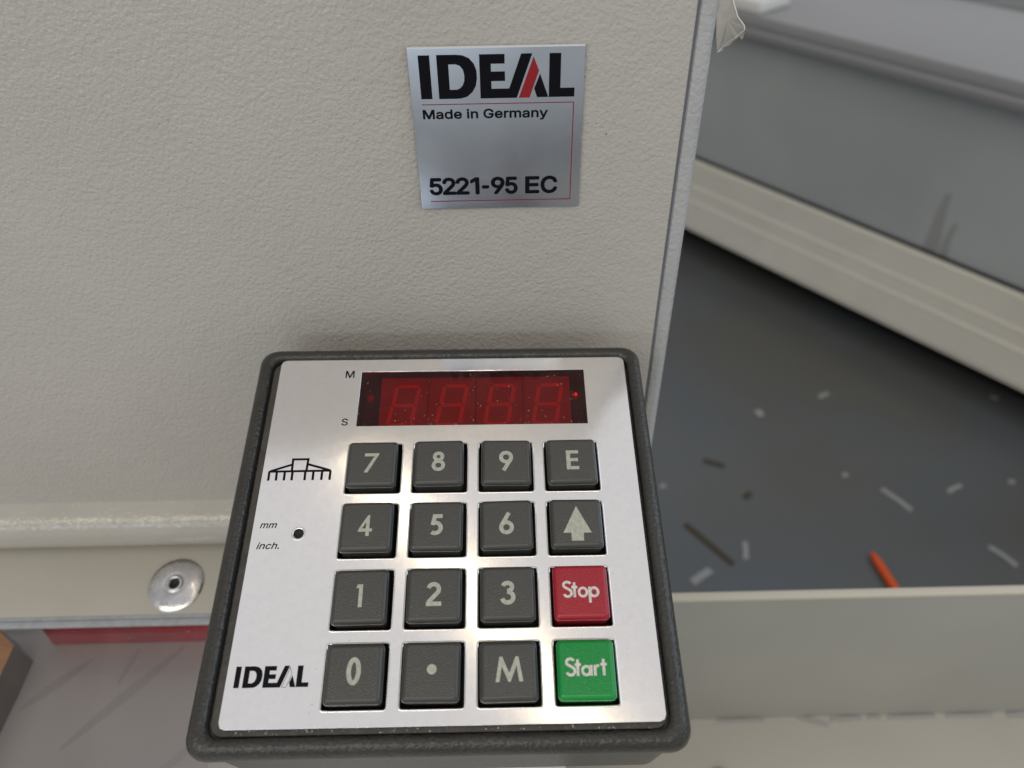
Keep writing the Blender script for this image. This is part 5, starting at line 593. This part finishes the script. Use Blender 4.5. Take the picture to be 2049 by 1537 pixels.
# ================================================================ guard: pale strip, washer, clear sheet
ns = Vector((0, -math.sin(math.radians(15)), math.cos(math.radians(15))))
ds = Vector((0, -math.cos(math.radians(15)), -math.sin(math.radians(15))))     # down the slope towards the camera
P0 = Vector((0, 198, -254.95))
gd = empty("safety_guard", (0, 198, H - 254.95))
gm = Matrix(((1, 0, 0), (0, -ds.y, ns.y), (0, -ds.z, ns.z))).to_4x4()
gm.translation = Vector((0, 198, H - 254.95)) * S
gd.matrix_world = gm            # local x right, y up the slope, z out of the sheet
tag(gd, "clear plastic safety guard hung from a pale painted strip, left of the keypad console", "guard")
L1 = -27.85
v, f = box(-620, 20, L1, 6, -2.6, 0)
o = meshobj("fixing_strip", v, f, M['strip'], gd); bevel_obj(o, 0.22, 2)
v, f = box(-620, 20, L1 - 1.1, L1 + 2, -2.35, -1.0)
meshobj("strip_underlay", v, f, M['strip_edge'], gd)
v, f = box(-620, 20, L1 - 3.6, L1 + 2, -4.6, -2.7)
o = meshobj("lower_flange", v, f, M['strip_edge'], gd); bevel_obj(o, 0.3, 2)
v, f = box(-620, -113.2, -140, 4, -8.0, -5.0)
meshobj("clear_sheet", v, f, M['guard'], gd)
# rivet washer
rt = [[(r_ * math.cos(t * math.pi / 24), r_ * math.sin(t * math.pi / 24), z) for t in range(48)] for r_, z in
      ((11.0, 0.0), (11.05, 0.35), (10.7, 0.62), (8.6, 1.25), (6.2, 1.8), (4.2, 2.0), (3.9, 1.9), (3.6, 1.95), (3.35, 2.4), (2.9, 2.65), (2.35, 2.5), (2.05, 1.9), (1.95, 0.9))]
wx, wy = -137.1, -16.1
wv, wf = loft(rt)
ang = 0
wa = meshobj("rivet_washer", [(x + wx, y + wy, z + 0.02 + 0.05 * math.sin(3 * math.atan2(y, x))) for x, y, z in wv], wf, M['steel'], gd, True, 60)
meshobj("rivet_hole", *loft([[(wx + r_ * math.cos(t * math.pi / 10), wy + r_ * math.sin(t * math.pi / 10), z) for t in range(20)] for r_, z in ((2.2, 1.5), (1.5, .9), (.01, .8))]), M['hole'], wa, True)
# dust and scratches on the clear sheet
dv = []; df_ = []
for _ in range(130):
    speck(random.uniform(-215, -115), random.uniform(-95, -31), -4.97, random.choice((.07, .09, .13)), random.choice((1, 1.3, 3)))
for _ in range(60):
    speck(random.uniform(-215, -115), random.uniform(-44, -31), -4.97, random.choice((.05, .07, .1)), random.choice((1, 3, 8)))
o = meshobj("dust", dv, df_, M['dust'], gd); o['kind'] = 'stuff'

# ================================================================ things below the guard
bed = meshobj("machine_bed", *box(-620, 19.9, -200, 320, H - 380, H - 316), M['bed'])
tag(bed, "smooth grey machine bed seen through the clear guard at lower left", "machine bed")
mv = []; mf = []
for (x0, y0), (x1, y1), wd in CEILING_STREAKS:     # faint strips painted for the ceiling's diagonal reflections in the clear sheet
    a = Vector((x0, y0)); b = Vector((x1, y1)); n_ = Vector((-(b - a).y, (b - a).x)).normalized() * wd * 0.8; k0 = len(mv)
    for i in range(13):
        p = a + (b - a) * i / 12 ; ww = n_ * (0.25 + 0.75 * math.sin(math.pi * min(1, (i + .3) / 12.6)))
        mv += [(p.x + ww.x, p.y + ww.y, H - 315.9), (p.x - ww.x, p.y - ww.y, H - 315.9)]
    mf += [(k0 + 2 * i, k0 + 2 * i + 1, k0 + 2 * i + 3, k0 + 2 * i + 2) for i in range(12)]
o = meshobj("painted_reflection", mv, mf, M['bed_reflection'], bed); o['kind'] = 'stuff'
rb = empty("red_bar", (-170, 190, H - 316))
tag(rb, "long dark red bar lying under the clear guard below the pale strip", "bar")
o = meshobj("bar_body", *box(-214, -100, 190.6, 200, H - 315.9, H - 300), M['red_bar']); bevel_obj(o, 1.0, 2); kid(o, rb)
wb = empty("wooden_block", (-260, 180, H - 316))
tag(wb, "orange wooden block with dark brown sloping sides at the lower left corner", "block")
top = [(-420, 192), (-232.3, 190.2), (-220.7, 181.5), (-219.8, 167.5), (-218.2, 90), (-420, 90)]
bot = [(-420, 195), (-232, 193), (-219.5, 183), (-218.5, 166), (-217, 90), (-420, 90)]
v = [(x, y, H - 300) for x, y in top] + [(x, y, H - 315.9) for x, y in bot]
kid(meshobj("block_side", v, [(k, (k + 1) % 6, 6 + (k + 1) % 6, 6 + k) for k in range(6)], M['dark_wood']), wb)
kid(meshobj("block_top", v[:6], [tuple(range(6))], M['wood']), wb)

# ================================================================ table at lower right with upstand
tb = empty("side_table", (200, 100, H - 437))
tag(tb, "pale beige metal side table with a folded upstand along its back edge", "table")
kid(meshobj("table_top", *box(20, 900, -250, 213, H - 446.7, H - 436.7), M['tray']), tb)
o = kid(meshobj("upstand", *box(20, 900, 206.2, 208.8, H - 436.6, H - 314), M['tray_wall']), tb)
v, f = box(20, 900, 205.4, 209.8, H - 315.2, H - 313.0)
o = meshobj("folded_lip", v, f, M['tray_lip']); bevel_obj(o, 0.6, 2); kid(o, tb)
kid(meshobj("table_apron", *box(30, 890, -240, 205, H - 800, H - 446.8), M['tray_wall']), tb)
sr = [[(112.5 + r_ * math.cos(t * math.pi / 12), 173.0 + r_ * math.sin(t * math.pi / 12), z + H) for t in range(24)] for r_, z in ((5.2, -436.7), (5.2, -435.2), (4.4, -433.8), (2.4, -433.0), (2.2, -434.5), (.02, -434.6))]
kid(meshobj("screw_head", *loft(sr), M['zinc'], None, True, 40), tb)

def paper(name, pts, th, z, m, label, cat, group=None, curl=1.0):
    """a narrow strip along pts (2D, from the camera axis) lying on height z, slightly curled"""
    V = []; F = []; n = 6
    a = Vector(pts[0]); b = Vector(pts[1]); d = b - a; wd = Vector((-d.y, d.x)).normalized() * th * 0.38
    for i in range(n + 1):
        t = i / n; p = a + d * t; up = 0.4 + curl * math.sin(t * math.pi) * 1.2
        for s_ in (1, -1):
            for e in (0, -0.35):
                V.append((p.x + wd.x * s_, p.y + wd.y * s_, z + up + e + (0.3 * s_)))
    for i in range(n):
        o_ = i * 4
        F += [(o_, o_ + 4, o_ + 6, o_ + 2), (o_ + 1, o_ + 3, o_ + 7, o_ + 5), (o_, o_ + 1, o_ + 5, o_ + 4), (o_ + 2, o_ + 6, o_ + 7, o_ + 3)]
    F += [(0, 2, 3, 1), (n * 4, n * 4 + 1, n * 4 + 3, n * 4 + 2)]
    o = meshobj(name, V, F, m)
    return tag(o, label, cat, group)
G1 = "paper shreds lying on the grey floor"
paper("paper_shred", ((224.7, 549.9), (251.8, 568.1)), 13, 0, M['shred'], "short thick cream paper shred on the floor, nearest to the keypad console's right side", "paper shred", G1)
paper("paper_shred", ((306.1, 611.1), (300.3, 583.3)), 9, 0, M['shred'], "short upright pale paper shred on the floor beside the long brown streak", "paper shred", G1)
paper("paper_shred", ((519.4, 696.5), (545.1, 657.1)), 9, 0, M['shred'], "long slanting greyish paper shred in the middle of the floor", "paper shred", G1)
paper("paper_shred", ((618.9, 594.7), (639.2, 563.7)), 9, 0, M['shred'], "long bright slanting paper shred on the floor by the photo's right edge", "paper shred", G1)
paper("paper_shred", ((388, 864), (393, 851)), 15, 0, M['shred'], "small square scrap of pale paper on the floor, nearest the plinth's dark shadow", "paper shred", G1)
paper("paper_shred", ((608.8, 688.5), (633.6, 700.5)), 8, 0, M['shred'], "short pale shred on the floor tilted up to the right, above the long bright one", "paper shred", G1)
paper("paper_shred", ((496.0, 891.4), (514.6, 900.2)), 9, 0, M['shred'], "faint small shred high on the floor to the right of the square scrap", "paper shred", G1)
paper("paper_shred", ((474, 722), (483, 725)), 8, 0, M['shred'], "tiny pale dot of paper on the floor left of the long greyish shred", "paper shred", G1)
paper("paper_shred", ((702, 705), (710, 702)), 10, 0, M['shred'], "tiny pale dot of paper on the floor at the photo's right edge", "paper shred", G1)
paper("paper_shred", ((211, 709), (220, 711)), 9, 0, M['shred'], "tiny yellowish scrap on the floor close against the console's upper right side", "paper shred", G1)
paper("paper_shred", ((767, 883), (777, 878)), 9, 0, M['shred'], "tiny scrap on the floor inside the dark shadow below the plinth", "paper shred", G1)
paper("brown_scrap", ((282.1, 758.2), (310.6, 745.6)), 13, 0, M['brown_shred'], "short dark olive scrap on the floor beside the console", "scrap", "brown scraps on the floor", .3)
paper("brown_scrap", ((232.7, 642.3), (282.0, 574.8)), 12, 0, M['brown_shred'], "long dark brown curled scrap on the floor, right of the console", "scrap", "brown scraps on the floor", .6)
paper("brown_scrap", ((323.4, 684.2), (335.5, 694.6)), 12, 0, M['brown_shred'], "small dark dot-like scrap on the floor between the two brown scraps and the long shred", "scrap", "brown scraps on the floor", .2)
ob = empty("orange_pencil", (463, 560, 0))
tag(ob, "bright orange pointed stick on the floor behind the table's folded lip", "stick")
a = Vector((461.5, 586, 5)); b = Vector((474, 500, 5)); d = (b - a).normalized(); u_ = Vector((-d.y, d.x, 0))
rg = []
for t, r_ in ((0, .6), (2, 2.5), (9, 4.6), (20, 5.2), (86, 5.4)):
    c_ = a + d * t
    rg.append([tuple(c_ + u_ * r_ * math.cos(k * math.pi / 6) + Vector((0, 0, 1)) * r_ * math.sin(k * math.pi / 6)) for k in range(12)])
kid(meshobj("pencil_body", *loft(rg, True, True), M['orange'], None, True, 50), ob)
G2 = "paper slivers in the crease of the table"
for (x0, y0, x1, y1, wd, lb) in ((165, 206, 182, 200.5, 3.0, "longest white paper sliver, lying slanted off the table crease"), (184, 203.6, 203, 204.3, 2.6, "pale sliver in the table crease just right of the slanted sliver"),
      (206, 204.4, 214, 204.2, 2.2, "short dull sliver in the middle of the table crease"), (218, 204.2, 246, 204.4, 2.6, "long dull paper sliver flat in the table crease"),
      (252, 204.3, 280, 204.2, 2.2, "thin pale sliver in the table crease towards the photo's right edge"), (288, 204.0, 304, 204.6, 4.0, "bright white sliver in the table crease at the photo's right edge"),
      (118, 204.4, 146, 204.2, 2.0, "greyish sliver in the table crease next to the console corner")):
    paper("paper_sliver", ((x0, y0), (x1, y1)), wd, H - 436.7, M['shred'], lb, "paper sliver", G2, .4)

# ================================================================ torn tape on the housing edge
TP = [(56.5, -20.0), (58.6, -30), (59.14, -49.93), (61.19, -54.1), (63.55, -56.49), (63.88, -57.44), (63.96, -59.75), (63.41, -60.07), (62.59, -58.95), (61.67, -59.51), (60.35, -61.33), (58.68, -61.79), (58.81, -62.58), (57.19, -62.8), (56.2, -58.76), (55.6, -53), (55.4, -40)]
def tape_y(x, z): return 207.6 + 0.5 * math.sin(x * 1.4) + 0.35 * math.sin(z * .9) + (x - 56) * 0.12
tv = [(x, tape_y(x, z), z + H) for x, z in TP]; n = len(tv)
tv2 = [(x, y + 0.12, z) for x, y, z in tv]
cxy = (58.6, tape_y(58.6, -55) - .3, -55 + H)
V = tv + tv2 + [cxy, (cxy[0], cxy[1] + .12, cxy[2])]
F = [(k, (k + 1) % n, 2 * n) for k in range(n)] + [((k + 1) % n + n, k + n, 2 * n + 1) for k in range(n)] + [(k, k + n, (k + 1) % n + n, (k + 1) % n) for k in range(n)]
tp = meshobj("tape_scrap", V, F, M['tape'])
tag(tp, "torn yellowish clear tape hanging off the cover's right edge at the top", "tape")
V, F = [], []
fold = [(59.2, -50.0), (61.2, -54.1), (63.5, -56.5), (63.7, -57.5), (61.2, -59.2), (59.3, -61.0), (57.3, -62.6)]
for i, (x, z) in enumerate(fold):
    V += [(x - .14, tape_y(x, z) - .18, z + H), (x + .14, tape_y(x, z) - .05, z + H + .05), (x, tape_y(x, z) - .05, z + H - .2)]
for i in range(len(fold) - 1):
    o_ = i * 3; F += [(o_, o_ + 1, o_ + 4, o_ + 3), (o_ + 1, o_ + 2, o_ + 5, o_ + 4), (o_ + 2, o_, o_ + 3, o_ + 5)]
meshobj("folded_edge", V, F, M['dust'], tp)

# ================================================================ background cabinet
dr = Vector((0.6164, -0.7875, 0)); nn = Vector((0.7875, 0.6164, 0))
A0 = Vector((367.6, 1331.9, 0))
cb = empty("background_cabinet"); cm = Matrix((dr, nn, Vector((0, 0, 1)))).transposed().to_4x4(); cm.translation = A0 * S; cb.matrix_world = cm
tag(cb, "large grey cabinet with a pale grooved plinth standing across the floor at upper right", "cabinet")
Z = lambda z: z + H
SX0, SX1 = -900, 1500
def cbox(name, x0, x1, y0, y1, z0, z1, m, bev=0):
    o = meshobj(name, *box(x0, x1, y0, y1, Z(z0), Z(z1)), m, cb)
    if bev: bevel_obj(o, bev, 2)
    return o
def sloped(name, prof, m):
    v = [(x, p[0], Z(p[1])) for x in (SX0, SX1) for p in prof]; n = len(prof)
    return meshobj(name, v, [(k, (k + 1) % n, n + (k + 1) % n, n + k) for k in range(n)] + [tuple(range(n)), tuple(range(2 * n - 1, n - 1, -1))], m, cb)
sloped("plinth", [(0, -740), (2, -733), (74, -645), (78, -641), (80, -645), (80, -740)], M['cab_bar'])
for t_ in (0.36, 0.60):       # ridges along the sloping face
    y_, z_ = 2 + 72 * t_, -733 + 88 * t_
    sloped("plinth_ridge", [(y_ - 0.6, z_ - 1), (y_ - 1.4, z_ + 1.6), (y_ + 1.6, z_ + 5), (y_ + 6, z_ + 5)], M['cab_line'])
sloped("plinth_ridge", [(70, -650), (70.5, -643), (77, -638), (80, -642)], M['cab_line'])
cbox("seal", SX0, SX1, 77, 81, -640.9, -633, M['black'])
cbox("side_panel", SX0, SX1, 81.5, 110, -645, -384, M['cab_panel'])
for s0, w0, z1, z0 in ((412, 26, -535, -640), (436, 16, -575, -639)):   # dark reflection in the glossy panel, painted as strips
    pv = [(s0 + w0 * k * (0.35 + 0.65 * t) + 2 * math.sin(t * 5 + s0), 81.0, Z(z1 + (z0 - z1) * t)) for t in (0, .2, .4, .6, .8, 1) for k in (-.5, .5)]
    meshobj("reflected_streak", pv, [(2 * i, 2 * i + 1, 2 * i + 3, 2 * i + 2) for i in range(5)], M['panel_reflection'], cb)
cbox("rail", SX0, SX1, 40, 112, -383.5, -369, M['cab_rail'], 3)
cbox("upper_panel", SX0, SX1, 58, 400, -368.9, -350, M['cab_top'], 2)
cbox("base_frame", SX0, SX1, 72, 400, -799, -740.5, M['black'])
cbox("bracket", -75, 25, 62, 150, -349.8, -330, M['white'], 4)
print("scene built", len(bpy.data.objects))
